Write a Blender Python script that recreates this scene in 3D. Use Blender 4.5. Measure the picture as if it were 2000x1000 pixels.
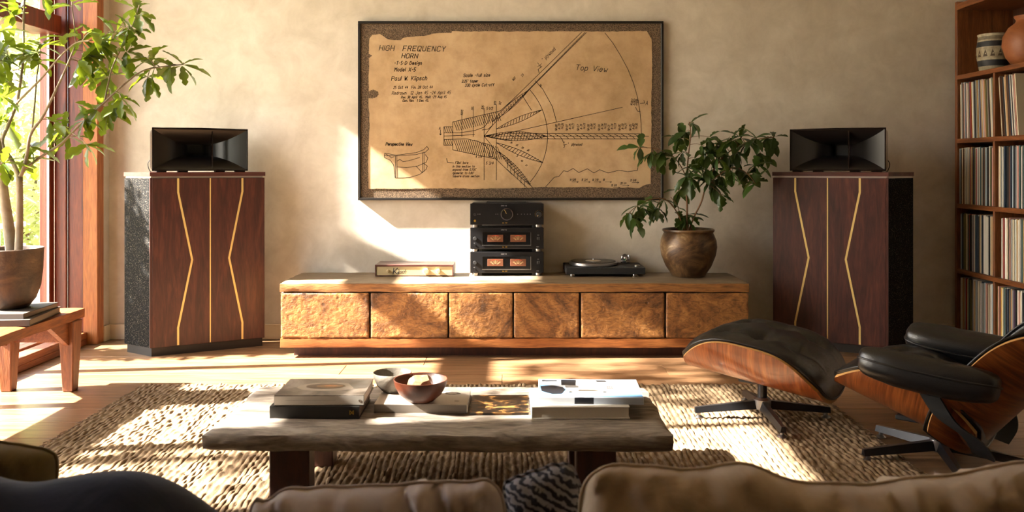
import bpy, bmesh, math, random
from mathutils import Vector, Matrix, noise
random.seed(7)
S = bpy.context.scene
C = S.collection
for _o in list(bpy.data.objects):
    bpy.data.objects.remove(_o)
PI = math.pi
R = math.radians

# ------------------------------------------------------------------ camera
F = 1700.0            # focal length in pixels of a 2000 px wide frame
H = 1.2               # eye height
VX, VY = 1000.0, 325.0
cam_data = bpy.data.cameras.new('camera')
cam = bpy.data.objects.new('camera', cam_data)
C.objects.link(cam)
cam.location = (0, 0, H)
cam.rotation_euler = (R(90), 0, 0)
cam_data.sensor_width = 36
cam_data.lens = F / 2000 * 36
cam_data.shift_y = -(500 - VY) / 2000
cam_data.clip_start = 0.05
cam_data.dof.use_dof = True
cam_data.dof.focus_distance = 5.2
cam_data.dof.aperture_fstop = 5.6
S.camera = cam

# ------------------------------------------------------------------ sky, sun, exposure
w = bpy.data.worlds.new('sky')
S.world = w
w.use_nodes = True
wn = w.node_tree
bg = wn.nodes['Background']
sky = wn.nodes.new('ShaderNodeTexSky')
sky.sky_type = 'NISHITA'
sky.sun_disc = False
sky.sun_elevation = R(37)
sky.sun_rotation = R(-101)
sky.air_density = 1.0
sky.dust_density = 3.0
sky.ozone_density = 0.6
hs = wn.nodes.new('ShaderNodeMix')
hs.data_type = 'RGBA'
hs.inputs[0].default_value = 0.55
hs.inputs[7].default_value = (3.0, 3.0, 3.05, 1)
wn.links.new(sky.outputs[0], hs.inputs[6])
wn.links.new(hs.outputs[2], bg.inputs[0])
bg.inputs[1].default_value = 1.6

SUN = Vector((1.0, 0.126, -0.76)).normalized()
sl = bpy.data.lights.new('sun_left_offscreen', 'SUN')
sl.energy = 78
sl.color = (1.0, 0.92, 0.81)
sl.angle = R(0.9)
so = bpy.data.objects.new('sun_left_offscreen', sl)
so.rotation_euler = SUN.to_track_quat('-Z', 'Y').to_euler()
so.location = (-8, 2, 8)
C.objects.link(so)

S.view_settings.view_transform = 'Standard'
S.view_settings.look = 'None'
S.view_settings.gamma = 1
S.view_settings.use_curve_mapping = False
S.view_settings.exposure = 0.5

# ------------------------------------------------------------------ helpers
def lin(h):
    h = h.lstrip('#')
    c = [int(h[i:i + 2], 16) / 255 for i in (0, 2, 4)]
    return tuple((x / 12.92 if x <= .04045 else ((x + .055) / 1.055) ** 2.4) for x in c) + (1,)

def P(x, y, Y):
    """pixel of the photograph at a given distance -> point of the room"""
    s = F / Y
    return Vector(((x - VX) / s, Y, H - (y - VY) / s))

def obj(name, bm, mat=None, parent=None, smooth=False, loc=None, rot=None):
    me = bpy.data.meshes.new(name)
    bm.normal_update()
    bm.to_mesh(me)
    bm.free()
    if mat:
        for m in (mat if isinstance(mat, (list, tuple)) else [mat]):
            me.materials.append(m)
    if smooth:
        me.polygons.foreach_set('use_smooth', [True] * len(me.polygons))
    return inst(name, me, parent, loc, rot)

def inst(name, me, parent=None, loc=None, rot=None):
    o = bpy.data.objects.new(name, me)
    C.objects.link(o)
    if parent:
        o.parent = parent
    if loc is not None:
        o.location = loc
    if rot is not None:
        o.rotation_euler = rot
    return o

def sharp(o, ang=35):
    """smooth shading with hard edges kept"""
    me = o.data
    me.polygons.foreach_set('use_smooth', [True] * len(me.polygons))
    me.set_sharp_from_angle(angle=R(ang))
    return o

def thing(name, label, cat, loc=(0, 0, 0), rotz=0, group=None):
    o = bpy.data.objects.new(name, None)
    C.objects.link(o)
    o.empty_display_size = .1
    o.location = loc
    o.rotation_euler = (0, 0, rotz)
    return tag(o, label, cat, group)

def tag(o, label, cat, group=None, kind=None):
    o['label'] = label
    o['category'] = cat
    if group:
        o['group'] = group
    if kind:
        o['kind'] = kind
    return o

def struct(o):
    o['kind'] = 'structure'
    return o

def bmn():
    return bmesh.new()

def box(bm, x0, x1, y0, y1, z0, z1, bev=0, seg=2, M=None):
    vs = [bm.verts.new(v) for v in ((x0, y0, z0), (x1, y0, z0), (x1, y1, z0), (x0, y1, z0),
                                    (x0, y0, z1), (x1, y0, z1), (x1, y1, z1), (x0, y1, z1))]
    fs = [bm.faces.new([vs[i] for i in f]) for f in ((3, 2, 1, 0), (4, 5, 6, 7), (0, 1, 5, 4),
                                                     (1, 2, 6, 5), (2, 3, 7, 6), (3, 0, 4, 7))]
    if bev:
        es = list({e for f in fs for e in f.edges})
        r = bmesh.ops.bevel(bm, geom=es, offset=bev, segments=seg, affect='EDGES', profile=.5)
        vs = list({v for f in r['faces'] for v in f.verts} | {v for v in vs if v.is_valid})
    if M is not None:
        for v in vs:
            v.co = M @ v.co
    return bm

def rbox(*a, **k):
    return box(bmn(), *a, **k)

def lathe(bm, prof, n=32, cx=0, cy=0, cap0=True, cap1=True):
    rings = []
    for r, z in prof:
        rings.append([bm.verts.new((cx + r * math.cos(2 * PI * i / n), cy + r * math.sin(2 * PI * i / n), z)) for i in range(n)])
    for a, b in zip(rings, rings[1:]):
        for i in range(n):
            bm.faces.new((a[i], a[(i + 1) % n], b[(i + 1) % n], b[i]))
    if cap0:
        bm.faces.new(list(reversed(rings[0])))
    if cap1:
        bm.faces.new(rings[-1])
    return bm

def tube(bm, pts, rad, n=8, caps=True):
    pts = [Vector(p) for p in pts]
    if not isinstance(rad, (list, tuple)):
        rad = [rad] * len(pts)
    up = Vector((0, 0, 1))
    rings = []
    t0 = (pts[1] - pts[0]).normalized()
    a = t0.cross(up)
    if a.length < .05:
        a = t0.cross(Vector((0, 1, 0)))
    a.normalize()
    for i, p in enumerate(pts):
        t = (pts[min(i + 1, len(pts) - 1)] - pts[max(i - 1, 0)]).normalized()
        a = (a - t * a.dot(t)).normalized()
        b = t.cross(a)
        rings.append([bm.verts.new(p + (a * math.cos(2 * PI * k / n) + b * math.sin(2 * PI * k / n)) * rad[i]) for k in range(n)])
    for q, r in zip(rings, rings[1:]):
        for k in range(n):
            bm.faces.new((q[k], q[(k + 1) % n], r[(k + 1) % n], r[k]))
    if caps:
        bm.faces.new(list(reversed(rings[0])))
        bm.faces.new(rings[-1])
    return bm

def cyl(bm, p0, p1, r0, r1=None, n=16):
    return tube(bm, [p0, p1], [r0, r0 if r1 is None else r1], n)

def grid(bm, nu, nv, fn, close_u=False, flip=False):
    V = [[bm.verts.new(fn(i / (nu - (0 if close_u else 1)), j / (nv - 1))) for j in range(nv)] for i in range(nu)]
    for i in range(nu if close_u else nu - 1):
        for j in range(nv - 1):
            q = (V[i][j], V[(i + 1) % nu][j], V[(i + 1) % nu][j + 1], V[i][j + 1])
            bm.faces.new(tuple(reversed(q)) if flip else q)
    return V

def smooth_path(pts, k=6):
    """Catmull-Rom through points"""
    pts = [Vector(p) for p in pts]
    out = []
    for i in range(len(pts) - 1):
        p0, p1, p2, p3 = pts[max(i - 1, 0)], pts[i], pts[i + 1], pts[min(i + 2, len(pts) - 1)]
        for j in range(k):
            t = j / k
            out.append(.5 * ((2 * p1) + (p2 - p0) * t + (2 * p0 - 5 * p1 + 4 * p2 - p3) * t * t + (3 * p1 - p0 - 3 * p2 + p3) * t ** 3))
    out.append(pts[-1])
    return out

# ------------------------------------------------------------------ materials
def newmat(name):
    m = bpy.data.materials.new(name)
    m.use_nodes = True
    nt = m.node_tree
    return m, nt, nt.nodes['Principled BSDF']

def ramp(nt, stops, fac):
    r = nt.nodes.new('ShaderNodeValToRGB')
    el = r.color_ramp.elements
    while len(el) < len(stops):
        el.new(.5)
    for e, (p, c) in zip(el, stops):
        e.position = p
        e.color = lin(c) if isinstance(c, str) else c
    nt.links.new(fac, r.inputs[0])
    return r.outputs[0]

def coords(nt, scale=(1, 1, 1), rand=0.0, coord='Object', rot=(0, 0, 0)):
    tc = nt.nodes.new('ShaderNodeTexCoord')
    mp = nt.nodes.new('ShaderNodeMapping')
    mp.inputs['Scale'].default_value = scale
    mp.inputs['Rotation'].default_value = rot
    nt.links.new(tc.outputs[coord], mp.inputs[0])
    if rand:
        oi = nt.nodes.new('ShaderNodeObjectInfo')
        mu = nt.nodes.new('ShaderNodeMath')
        mu.operation = 'MULTIPLY'
        mu.inputs[1].default_value = rand
        nt.links.new(oi.outputs['Random'], mu.inputs[0])
        nt.links.new(mu.outputs[0], mp.inputs['Location'])
    return mp.outputs[0]

def nz(nt, vec, scale, detail=6, rough=.6, dist=0):
    n = nt.nodes.new('ShaderNodeTexNoise')
    n.inputs['Scale'].default_value = scale
    n.inputs['Detail'].default_value = detail
    n.inputs['Roughness'].default_value = rough
    n.inputs['Distortion'].default_value = dist
    nt.links.new(vec, n.inputs['Vector'])
    return n.outputs['Fac']

def addbump(nt, bs, h, strength=.3, dist=.01, prev=None):
    b = nt.nodes.new('ShaderNodeBump')
    b.inputs['Strength'].default_value = strength
    b.inputs['Distance'].default_value = dist
    nt.links.new(h, b.inputs['Height'])
    if prev is not None:
        nt.links.new(prev, b.inputs['Normal'])
    nt.links.new(b.outputs[0], bs.inputs['Normal'])
    return b.outputs[0]

def mixc(nt, fac, a, b, mode='MIX'):
    m = nt.nodes.new('ShaderNodeMix')
    m.data_type = 'RGBA'
    m.blend_type = mode
    for sock, v in ((m.inputs[0], fac), (m.inputs[6], a), (m.inputs[7], b)):
        if isinstance(v, bpy.types.NodeSocket):
            nt.links.new(v, sock)
        else:
            sock.default_value = lin(v) if isinstance(v, str) else v
    return m.outputs[2]

def plain(name, c, rough=.5, metal=0, bump=0, bscale=60, coat=0, spec=.5, var=None, vscale=8, sheen=0, bdist=.004):
    m, nt, b = newmat(name)
    b.inputs['Base Color'].default_value = lin(c)
    b.inputs['Roughness'].default_value = rough
    b.inputs['Metallic'].default_value = metal
    b.inputs['Coat Weight'].default_value = coat
    b.inputs['Specular IOR Level'].default_value = spec
    b.inputs['Sheen Weight'].default_value = sheen
    if var or bump:
        v = coords(nt, rand=9)
    if var:
        nt.links.new(ramp(nt, [(.3, c), (.72, var)], nz(nt, v, vscale)), b.inputs['Base Color'])
    if bump:
        addbump(nt, b, nz(nt, v, bscale, 5), bump, bdist)
    return m

def wood(name, stops, grain=(1.2, 14, 14), nscale=3.0, dist=1.2, rough=.5, bump=.15, rand=20, coat=0, fine=True, spec=.5):
    m, nt, b = newmat(name)
    v = coords(nt, grain, rand)
    f = nz(nt, v, nscale, 8, .6, dist)
    col = ramp(nt, stops, f)
    if fine:
        v2 = coords(nt, tuple(g * 6 for g in grain), rand)
        f2 = nz(nt, v2, nscale, 3, .5, .3)
        col = mixc(nt, .35, col, ramp(nt, [(.35, '#5a5a5a'), (.65, '#ffffff')], f2), 'MULTIPLY')
    nt.links.new(col, b.inputs['Base Color'])
    b.inputs['Roughness'].default_value = rough
    b.inputs['Coat Weight'].default_value = coat
    b.inputs['Specular IOR Level'].default_value = spec
    if bump:
        addbump(nt, b, f2 if fine else f, bump, .004)
    return m

def emis(name, c, strength):
    m, nt, b = newmat(name)
    b.inputs['Base Color'].default_value = lin(c)
    b.inputs['Emission Color'].default_value = lin(c)
    b.inputs['Emission Strength'].default_value = strength
    return m

def glassmat(name, refl=.06, tint=(1, 1, 1, 1), rough=0.0):
    m = bpy.data.materials.new(name)
    m.use_nodes = True
    nt = m.node_tree
    nt.nodes.clear()
    out = nt.nodes.new('ShaderNodeOutputMaterial')
    mx = nt.nodes.new('ShaderNodeMixShader')
    tr = nt.nodes.new('ShaderNodeBsdfTransparent')
    gl = nt.nodes.new('ShaderNodeBsdfGlossy')
    tr.inputs[0].default_value = tint
    gl.inputs['Roughness'].default_value = rough
    mx.inputs[0].default_value = refl
    nt.links.new(tr.outputs[0], mx.inputs[1])
    nt.links.new(gl.outputs[0], mx.inputs[2])
    nt.links.new(mx.outputs[0], out.inputs[0])
    return m

def leafmat(name, c1, c2, trans='#b5c933', tw=.45, rough=.4):
    m, nt, b = newmat(name)
    oi = nt.nodes.new('ShaderNodeObjectInfo')
    v = coords(nt, (1, 1, 1), 7)
    f = nz(nt, v, 14, 3)
    c = mixc(nt, oi.outputs['Random'], c1, c2)
    c = mixc(nt, .3, c, ramp(nt, [(.35, '#707070'), (.7, '#ffffff')], f), 'MULTIPLY')
    nt.links.new(c, b.inputs['Base Color'])
    b.inputs['Roughness'].default_value = rough
    t = nt.nodes.new('ShaderNodeBsdfTranslucent')
    t.inputs[0].default_value = lin(trans)
    mx = nt.nodes.new('ShaderNodeMixShader')
    mx.inputs[0].default_value = tw
    out = nt.nodes['Material Output']
    nt.links.new(b.outputs[0], mx.inputs[1])
    nt.links.new(t.outputs[0], mx.inputs[2])
    nt.links.new(mx.outputs[0], out.inputs[0])
    return m

def m_plaster():
    m, nt, b = newmat('plaster')
    v = coords(nt)
    big = nz(nt, v, 1.3, 7, .6, .6)
    c = ramp(nt, [(.25, '#bfb4a3'), (.5, '#d0c7b8'), (.75, '#dcd4c7')], big)
    mid = nz(nt, v, 6, 6, .65, .4)
    c = mixc(nt, .35, c, ramp(nt, [(.3, '#b5aa9b'), (.65, '#ffffff')], mid), 'MULTIPLY')
    nt.links.new(c, b.inputs['Base Color'])
    b.inputs['Roughness'].default_value = .9
    p = addbump(nt, b, mid, .12, .01)
    addbump(nt, b, nz(nt, v, 120, 4), .12, .003, p)
    return m

def m_burl():
    m, nt, b = newmat('burl_wood')
    v = coords(nt, (1, 1, 1.2), 30)
    big = nz(nt, v, 2.6, 7, .62, 3.0)
    c = ramp(nt, [(.27, '#3a2412'), (.42, '#7a5029'), (.56, '#9a6a38'), (.82, '#b38550')], big)
    f2 = nz(nt, coords(nt, (5, 5, 11), 30), 2.6, 7, .62, 3.2)
    c = mixc(nt, .5, c, ramp(nt, [(.38, '#4a3117'), (.56, '#ffffff')], f2), 'MULTIPLY')
    vo = nt.nodes.new('ShaderNodeTexVoronoi')
    vo.inputs['Scale'].default_value = 7
    nt.links.new(v, vo.inputs['Vector'])
    kn = ramp(nt, [(.03, '#000000'), (.1, '#ffffff')], vo.outputs['Distance'])
    c = mixc(nt, kn, '#2c180b', c)
    nt.links.new(c, b.inputs['Base Color'])
    b.inputs['Roughness'].default_value = .48
    f3 = nz(nt, coords(nt, (1, 1, 1), 30), 22, 4, .6, 3.0)
    p = addbump(nt, b, f3, .35, .006)
    p = addbump(nt, b, f2, .35, .008, p)
    addbump(nt, b, kn, .5, .01, p)
    return m

def m_speck(name, base, speck, scale=260, thr=.62, rough=.8):
    m, nt, b = newmat(name)
    v = coords(nt)
    f = nz(nt, v, scale, 2, .6)
    c = ramp(nt, [(thr - .08, base), (thr + .06, speck)], f)
    nt.links.new(c, b.inputs['Base Color'])
    b.inputs['Roughness'].default_value = rough
    b.inputs['Specular IOR Level'].default_value = .12
    addbump(nt, b, f, .25, .002)
    return m

def m_floor():
    m, nt, b = newmat('floor_wood')
    v = coords(nt, (1.0, 9, 9), 25)
    f = nz(nt, v, 1.6, 8, .6, 1.4)
    c = ramp(nt, [(.25, '#5f4632'), (.5, '#876749'), (.78, '#a68263')], f)
    oi = nt.nodes.new('ShaderNodeObjectInfo')
    c = mixc(nt, .35, c, ramp(nt, [(0, '#9a8a7a'), (1, '#ffffff')], oi.outputs['Random']), 'MULTIPLY')
    f2 = nz(nt, coords(nt, (4, 60, 60), 25), 2, 4, .6, .4)
    c = mixc(nt, .3, c, ramp(nt, [(.35, '#6a6058'), (.6, '#ffffff')], f2), 'MULTIPLY')
    nt.links.new(c, b.inputs['Base Color'])
    b.inputs['Roughness'].default_value = .34
    b.inputs['Coat Weight'].default_value = .15
    b.inputs['Coat Roughness'].default_value = .2
    addbump(nt, b, f2, .12, .003)
    return m

def m_pot(name, stops, scale=5, rough=.45, metal=0, bump=.4):
    m, nt, b = newmat(name)
    v = coords(nt, (1, 1, 1.5), 12)
    f = nz(nt, v, scale, 9, .68, .8)
    nt.links.new(ramp(nt, stops, f), b.inputs['Base Color'])
    b.inputs['Roughness'].default_value = rough
    b.inputs['Metallic'].default_value = metal
    f2 = nz(nt, v, scale * 5, 6, .7)
    addbump(nt, b, f2, bump, .006)
    return m

def m_leather():
    m, nt, b = newmat('black_leather')
    v = coords(nt)
    b.inputs['Base Color'].default_value = lin('#0d0e11')
    b.inputs['Roughness'].default_value = .31
    b.inputs['Specular IOR Level'].default_value = .55
    f = nz(nt, v, 9, 5, .6, 1.5)
    p = addbump(nt, b, f, .25, .01)
    vo = nt.nodes.new('ShaderNodeTexVoronoi')
    vo.inputs['Scale'].default_value = 260
    nt.links.new(v, vo.inputs['Vector'])
    addbump(nt, b, vo.outputs['Distance'], .12, .002, p)
    return m

def m_rug():
    m, nt, b = newmat('jute')
    v = coords(nt, (1, 1, 1))
    f = nz(nt, coords(nt, (30, 8, 30)), 3, 5, .7)
    c = ramp(nt, [(.25, '#574736'), (.5, '#86725a'), (.78, '#ad9a7d')], f)
    big = nz(nt, v, 1.5, 4)
    c = mixc(nt, .4, c, ramp(nt, [(.3, '#8c7a68'), (.7, '#ffffff')], big), 'MULTIPLY')
    nt.links.new(c, b.inputs['Base Color'])
    b.inputs['Roughness'].default_value = .95
    b.inputs['Specular IOR Level'].default_value = .1
    addbump(nt, b, nz(nt, coords(nt, (300, 90, 300)), 1, 4, .7), .5, .004)
    return m

def m_fabric(name, c1, c2, scale=5, weave=420, sheen=.3):
    m, nt, b = newmat(name)
    v = coords(nt)
    c = ramp(nt, [(.3, c1), (.7, c2)], nz(nt, v, scale, 5))
    nt.links.new(c, b.inputs['Base Color'])
    b.inputs['Roughness'].default_value = .95
    b.inputs['Specular IOR Level'].default_value = .15
    b.inputs['Sheen Weight'].default_value = sheen
    p = addbump(nt, b, nz(nt, v, 7, 3, .5, .8), .25, .03)
    addbump(nt, b, nz(nt, v, weave, 2), .2, .002, p)
    return m

MAT = {}
MAT['plaster'] = m_plaster()
MAT['baseboard'] = plain('painted_baseboard', '#cbbb9e', .6, bump=.05)
MAT['ceiling'] = plain('ceiling_paint', '#cfc4b2', .9)
MAT['floor'] = m_floor()
MAT['subfloor'] = plain('subfloor', '#20130a', .9)
MAT['redwood'] = wood('redwood', [(.25, '#3d1408'), (.5, '#6e2a12'), (.8, '#8f4120')], (14, 14, 1.0), 2.2, .8, .42)
MAT['postwood'] = wood('fir_post', [(.25, '#8a4a22'), (.5, '#aa6530'), (.8, '#c08045')], (14, 14, 1.0), 2.2, .8, .5)
MAT['sillwood'] = wood('sill_wood', [(.25, '#6e3317'), (.5, '#92512a'), (.8, '#ab6a3a')], (14, 1.0, 14), 2.2, .8, .5)
MAT['glass'] = glassmat('window_glass', .05)
MAT['chrome'] = plain('chrome', '#c9c9cc', .12, 1)
MAT['steel'] = plain('brushed_steel', '#9b9b9d', .32, 1)
MAT['alu'] = plain('dark_aluminium', '#3a3a3d', .35, .9)
MAT['black'] = plain('black_lacquer', '#0c0c0d', .35)
MAT['matteblack'] = plain('matte_black', '#131314', .7)
MAT['burl'] = m_burl()
MAT['slab'] = wood('slab_wood', [(.22, '#4a3018'), (.45, '#8a5c30'), (.7, '#a9763f'), (.9, '#b98a54')], (1.4, 9, 16), 3.0, 1.8, .5, .5)
MAT['slabtop'] = wood('weathered_slab_top', [(.25, '#4f4030'), (.5, '#7b6850'), (.8, '#98876c')], (1.2, 10, 10), 3.0, 1.4, .5, .25)
MAT['slabrail'] = wood('slab_rail', [(.25, '#6a3a1a'), (.5, '#8f5527'), (.8, '#a86c36')], (1.2, 12, 14), 2.4, 1.0, .45, .2)
MAT['walnut'] = wood('walnut_veneer', [(.22, '#260f0b'), (.5, '#45201a'), (.8, '#5f3325')], (9, 9, 1.1), 2.2, 1.6, .42, .08)
MAT['walnuttop'] = wood('walnut_top', [(.22, '#3a1b16'), (.5, '#54302a'), (.8, '#6e463c')], (1.1, 9, 9), 2.2, .6, .35, .05)
MAT['grille'] = m_speck('speckled_grille_cloth', '#090909', '#6a6258', 170, .66)
MAT['plinth'] = plain('speaker_plinth', '#1b1714', .5)
MAT['silver'] = plain('silver_trim', '#c9bfb8', .3, .7)
MAT['gold'] = plain('gold_trim', '#d8bd78', .4, .35)
MAT['smoke'] = plain('smoked_acrylic', '#17110f', .16, coat=.3)
MAT['hornin'] = plain('horn_flare', '#161312', .28)
MAT['leather'] = m_leather()
MAT['rosewood'] = wood('rosewood', [(.2, '#3a180b'), (.42, '#783a1a'), (.6, '#9c5628'), (.85, '#b87740')], (22, 1.2, 1.2), 1.6, 1.1, .3, .04, coat=.25)
MAT['ply'] = plain('plywood_edge', '#c99a5c', .5)
MAT['rug'] = m_rug()
MAT['tabletop'] = wood('weathered_plank', [(.25, '#433930'), (.42, '#75695d'), (.6, '#94897c'), (.85, '#a89e91')], (1.5, 7, 7), 2.6, 1.8, .62, .45)
MAT['tableleg'] = wood('dark_table_leg', [(.25, '#2a130b'), (.6, '#4a2415'), (.9, '#5d301d')], (6, 6, 1.2), 2.4, 1, .6)
MAT['bench'] = wood('worn_bench_wood', [(.22, '#4d230f'), (.5, '#84481f'), (.8, '#a86b38')], (12, 1.2, 12), 2.4, 1.2, .5, .3)
MAT['benchleg'] = wood('worn_bench_leg', [(.22, '#401c0c'), (.5, '#75401c'), (.8, '#965a2d')], (12, 12, 1.2), 2.4, 1.2, .5, .3)
MAT['shelf'] = wood('bookcase_wood', [(.22, '#4c2813'), (.5, '#7d4823'), (.8, '#9a6035')], (14, 1.2, 14), 2.4, 1.0, .5, .1)
MAT['shelfside'] = wood('bookcase_side_wood', [(.22, '#4c2813'), (.5, '#7d4823'), (.8, '#9a6035')], (14, 14, 1.2), 2.4, 1.0, .5, .1)
MAT['shelfback'] = wood('bookcase_back_wood', [(.22, '#2c170c'), (.5, '#4a2915'), (.8, '#5f381e')], (14, 14, 1.2), 2.4, 1.0, .6, .1)

# ------------------------------------------------------------------ the room
XL, XR, YB, YF, ZC = -2.8, 3.45, 6.05, -2.5, 3.6
XG = -3.1                                   # plane of the window glass
floor = struct(obj('floor', rbox(XL - .42, XR + .1, YF - .1, YB + .1, -.12, -.014), MAT['subfloor']))
row = 0
yy = YF
while yy < YB - .02:
    y1 = min(yy + .235, YB)
    x = XL - .1
    while x < XR:
        L = random.uniform(1.6, 2.9)
        x1 = min(x + L, XR)
        if XR - x1 < .5:
            x1 = XR
        obj('plank', rbox(x + .0012, x1 - .0012, yy + .0012, y1 - .0012, -.014, 0, .0015, 1), MAT['floor'], floor)
        x = x1
    yy = y1
    row += 1

wall_back = struct(obj('wall_back', rbox(XL - .4, XR + .1, YB, YB + .15, 0, ZC), MAT['plaster']))
wall_right = struct(obj('wall_right', rbox(XR, XR + .15, YF, YB, 0, ZC), MAT['plaster']))
ceiling = struct(obj('ceiling', rbox(XL - .4, XR + .15, YF - .15, YB + .15, ZC, ZC + .12), MAT['ceiling']))
# left wall: plaster around one tall window bay with a clerestory pane above it
WY0, WY1 = 2.75, 5.86
bm = bmn()
box(bm, XL - .4, XL, YF, WY0, 0, ZC)
box(bm, XL - .4, XL, 5.95, YB, 0, ZC)
box(bm, XL - .4, XL, WY0, 5.0, 3.3, ZC)
box(bm, XL - .4, XL, 5.0, 5.95, 3.02, ZC)
struct(obj('wall_left', bm, MAT['plaster']))
# wall behind the viewer
struct(obj('wall_front', rbox(XL - .4, XR + .15, YF - .15, YF, 0, ZC), MAT['plaster']))

bb = struct(obj('baseboard_back', rbox(XL, XR, YB - .018, YB, 0, .105, .004, 1), MAT['baseboard']))
struct(obj('baseboard_left', rbox(XL, XL + .018, 5.95, YB - .018, 0, .105, .004, 1), MAT['baseboard']))

# window: post, jambs, sill, mullions, transom, panes
win = struct(obj('window_1', rbox(XG - .06, XG + .06, WY0, WY1, .0, .07, .004, 1), MAT['sillwood']))
obj('sill', rbox(XG + .06, XL - .06, WY0, WY1, 0, .04, .004, 1), MAT['sillwood'], win)
obj('sill_nosing', rbox(XL - .16, XL - .06, WY0, WY1, .04, .085, .004, 1), MAT['sillwood'], win)
obj('post', rbox(XL - .09, XL + .01, 5.86, 5.95, 0, 3.03, .004, 1), MAT['postwood'], win)
obj('jamb', rbox(XG + .1, XL - .09, 5.88, 5.95, 0, 3.03, .003, 1), MAT['redwood'], win)
obj('jamb_stop', rbox(XG + .02, XG + .1, 5.855, 5.95, 0, 3.03, .003, 1), MAT['redwood'], win)
obj('weather_strip', rbox(XG + .098, XG + .106, 5.868, 5.884, 0, 2.98), MAT['steel'], win)
obj('jamb', rbox(XG - .1, XL, WY0 - .03, WY0, 0, 3.03, .003, 1), MAT['redwood'], win)
for my in (3.5, 4.27, 5.03):
    obj('mullion', rbox(XG - .05, XG + .05, my - .035, my + .035, .07, 3.02 if my > 4.5 else 3.3, .004, 1), MAT['redwood'], win)
obj('casing', rbox(XG - .05, XG + .02, 5.80, 5.86, .07, 3.02, .004, 1), MAT['redwood'], win)
obj('transom', rbox(XG - .1, XG + .1, WY0, 5.8, 2.08, 2.2, .004, 1), MAT['redwood'], win)
for a, b in ((WY0, 3.465), (3.535, 4.235), (4.305, 4.995), (5.065, 5.8)):
    for z0, z1 in ((.07, 2.08), (2.2, 3.02 if a > 4.5 else 3.3)):
        obj('pane', rbox(XG - .004, XG + .004, a, b, z0, z1), MAT['glass'], win)
obj('window_bead', rbox(XG + .004, XG + .018, 5.794, 5.8, .07, 2.08), MAT['silver'], win)

# ------------------------------------------------------------------ garden beyond the window
MAT['gravel'] = plain('garden_ground', '#8d8466', .95, var='#6f7a48', vscale=2)
MAT['deck'] = wood('silver_deck', [(.3, '#9a9284'), (.7, '#c6bfb1')], (10, 1, 10), 2, .6, .8)
MAT['bushA'] = leafmat('hedge_leaf', '#66783c', '#95a55e', '#d3da86', .4, .45)
MAT['bushB'] = leafmat('pale_shrub_leaf', '#8c9c6a', '#b9c08e', '#e6e8a8', .4, .45)
MAT['bark'] = plain('garden_bark', '#5b4a3a', .9)
struct(obj('garden_ground', rbox(-24, XL - .42, -12, 26, -.35, -.2), MAT['gravel']))
deck = tag(obj('deck', rbox(-5.2, -4.05, 1.0, 9.0, -.14, -.06), MAT['deck']), 'pale weathered timber deck outside the tall window', 'deck')
y = 1.0
while y < 9.0:
    obj('deck_board', rbox(-5.2, -4.05, y + .004, y + .136, -.06, -.03), MAT['deck'], deck)
    y += .14
rail = thing('deck_railing', 'pale timber railing at the edge of the deck outside', 'railing', (-5.0, 5.0, -.03))
for py in (0.5, 2.0, 3.4):
    obj('post', rbox(-.04, .04, py - .04, py + .04, 0, .62), MAT['deck'], rail)
for z in (.2, .4, .62):
    obj('rail', rbox(-.03, .03, -.2, 3.9, z, z + .045), MAT['deck'], rail)

def foliage(n, c, r, ls, seed, shell=.35):
    rnd = random.Random(seed)
    bm = bmn()
    for i in range(n):
        d = Vector((rnd.gauss(0, 1), rnd.gauss(0, 1), rnd.gauss(0, 1))).normalized()
        q = shell + (1 - shell) * rnd.random() ** .5
        p = Vector((c[0] + d.x * r[0] * q, c[1] + d.y * r[1] * q, max(c[2] + d.z * r[2] * q, .02)))
        a = Vector((rnd.gauss(0, 1), rnd.gauss(0, 1), rnd.gauss(0, .6) - .3)).normalized()
        b = a.cross(Vector((rnd.gauss(0, 1), rnd.gauss(0, 1), rnd.gauss(0, 1)))).normalized()
        L = ls * rnd.uniform(.7, 1.3)
        v = [bm.verts.new(p), bm.verts.new(p + a * L * .5 + b * L * .22), bm.verts.new(p + a * L), bm.verts.new(p + a * L * .5 - b * L * .22)]
        bm.faces.new(v)
    return bm

def shrub(name, label, cat, loc, r, n, ls, mat, seed, h0=0.0, trunk=False, group=None):
    t = thing(name, label, cat, loc, 0, group)
    f = obj('foliage', foliage(n, (0, 0, h0 + r[2] * .9), r, ls, seed), mat, t)
    f['kind'] = 'stuff'
    rnd = random.Random(seed)
    bm = bmn()
    if trunk:
        tube(bm, [(0, 0, 0), (.05, .03, h0), (.1, 0, h0 + r[2])], [.09, .07, .03], 8)
    for k in range(7):
        a = rnd.uniform(0, 2 * PI)
        tube(bm, [(0, 0, .0 if not trunk else h0 * .7), (.3 * r[0] * math.cos(a), .3 * r[1] * math.sin(a), h0 + r[2] * .7),
                  (.6 * r[0] * math.cos(a), .6 * r[1] * math.sin(a), h0 + r[2] * 1.3)], [.03, .02, .008], 6)
    obj('stem', bm, MAT['bark'], t)
    return t
shrub('garden_shrub', 'low bright yellow-green shrub behind the deck railing', 'shrub', (-6.2, 9.1, -.2), (.85, .95, .75), 4600, .12, MAT['bushA'], 3)
shrub('garden_shrub', 'pale grey-green shrub rising behind the low bright shrub', 'shrub', (-7.0, 12.3, -.2), (1.3, 1.3, 1.5), 7000, .16, MAT['bushB'], 4)
shrub('garden_tree', 'tall pale leafy tree filling the upper window panes', 'tree', (-9.2, 16.3, -.2), (2.2, 2.1, 2.2), 9000, .22, MAT['bushB'], 5, 1.2, True)
shrub('garden_tree', 'darker green tree far behind the pale leafy tree', 'tree', (-12.6, 22.4, -.2), (3.4, 3.1, 3.1), 9000, .32, MAT['bushA'], 6, 1.0, True)

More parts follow.
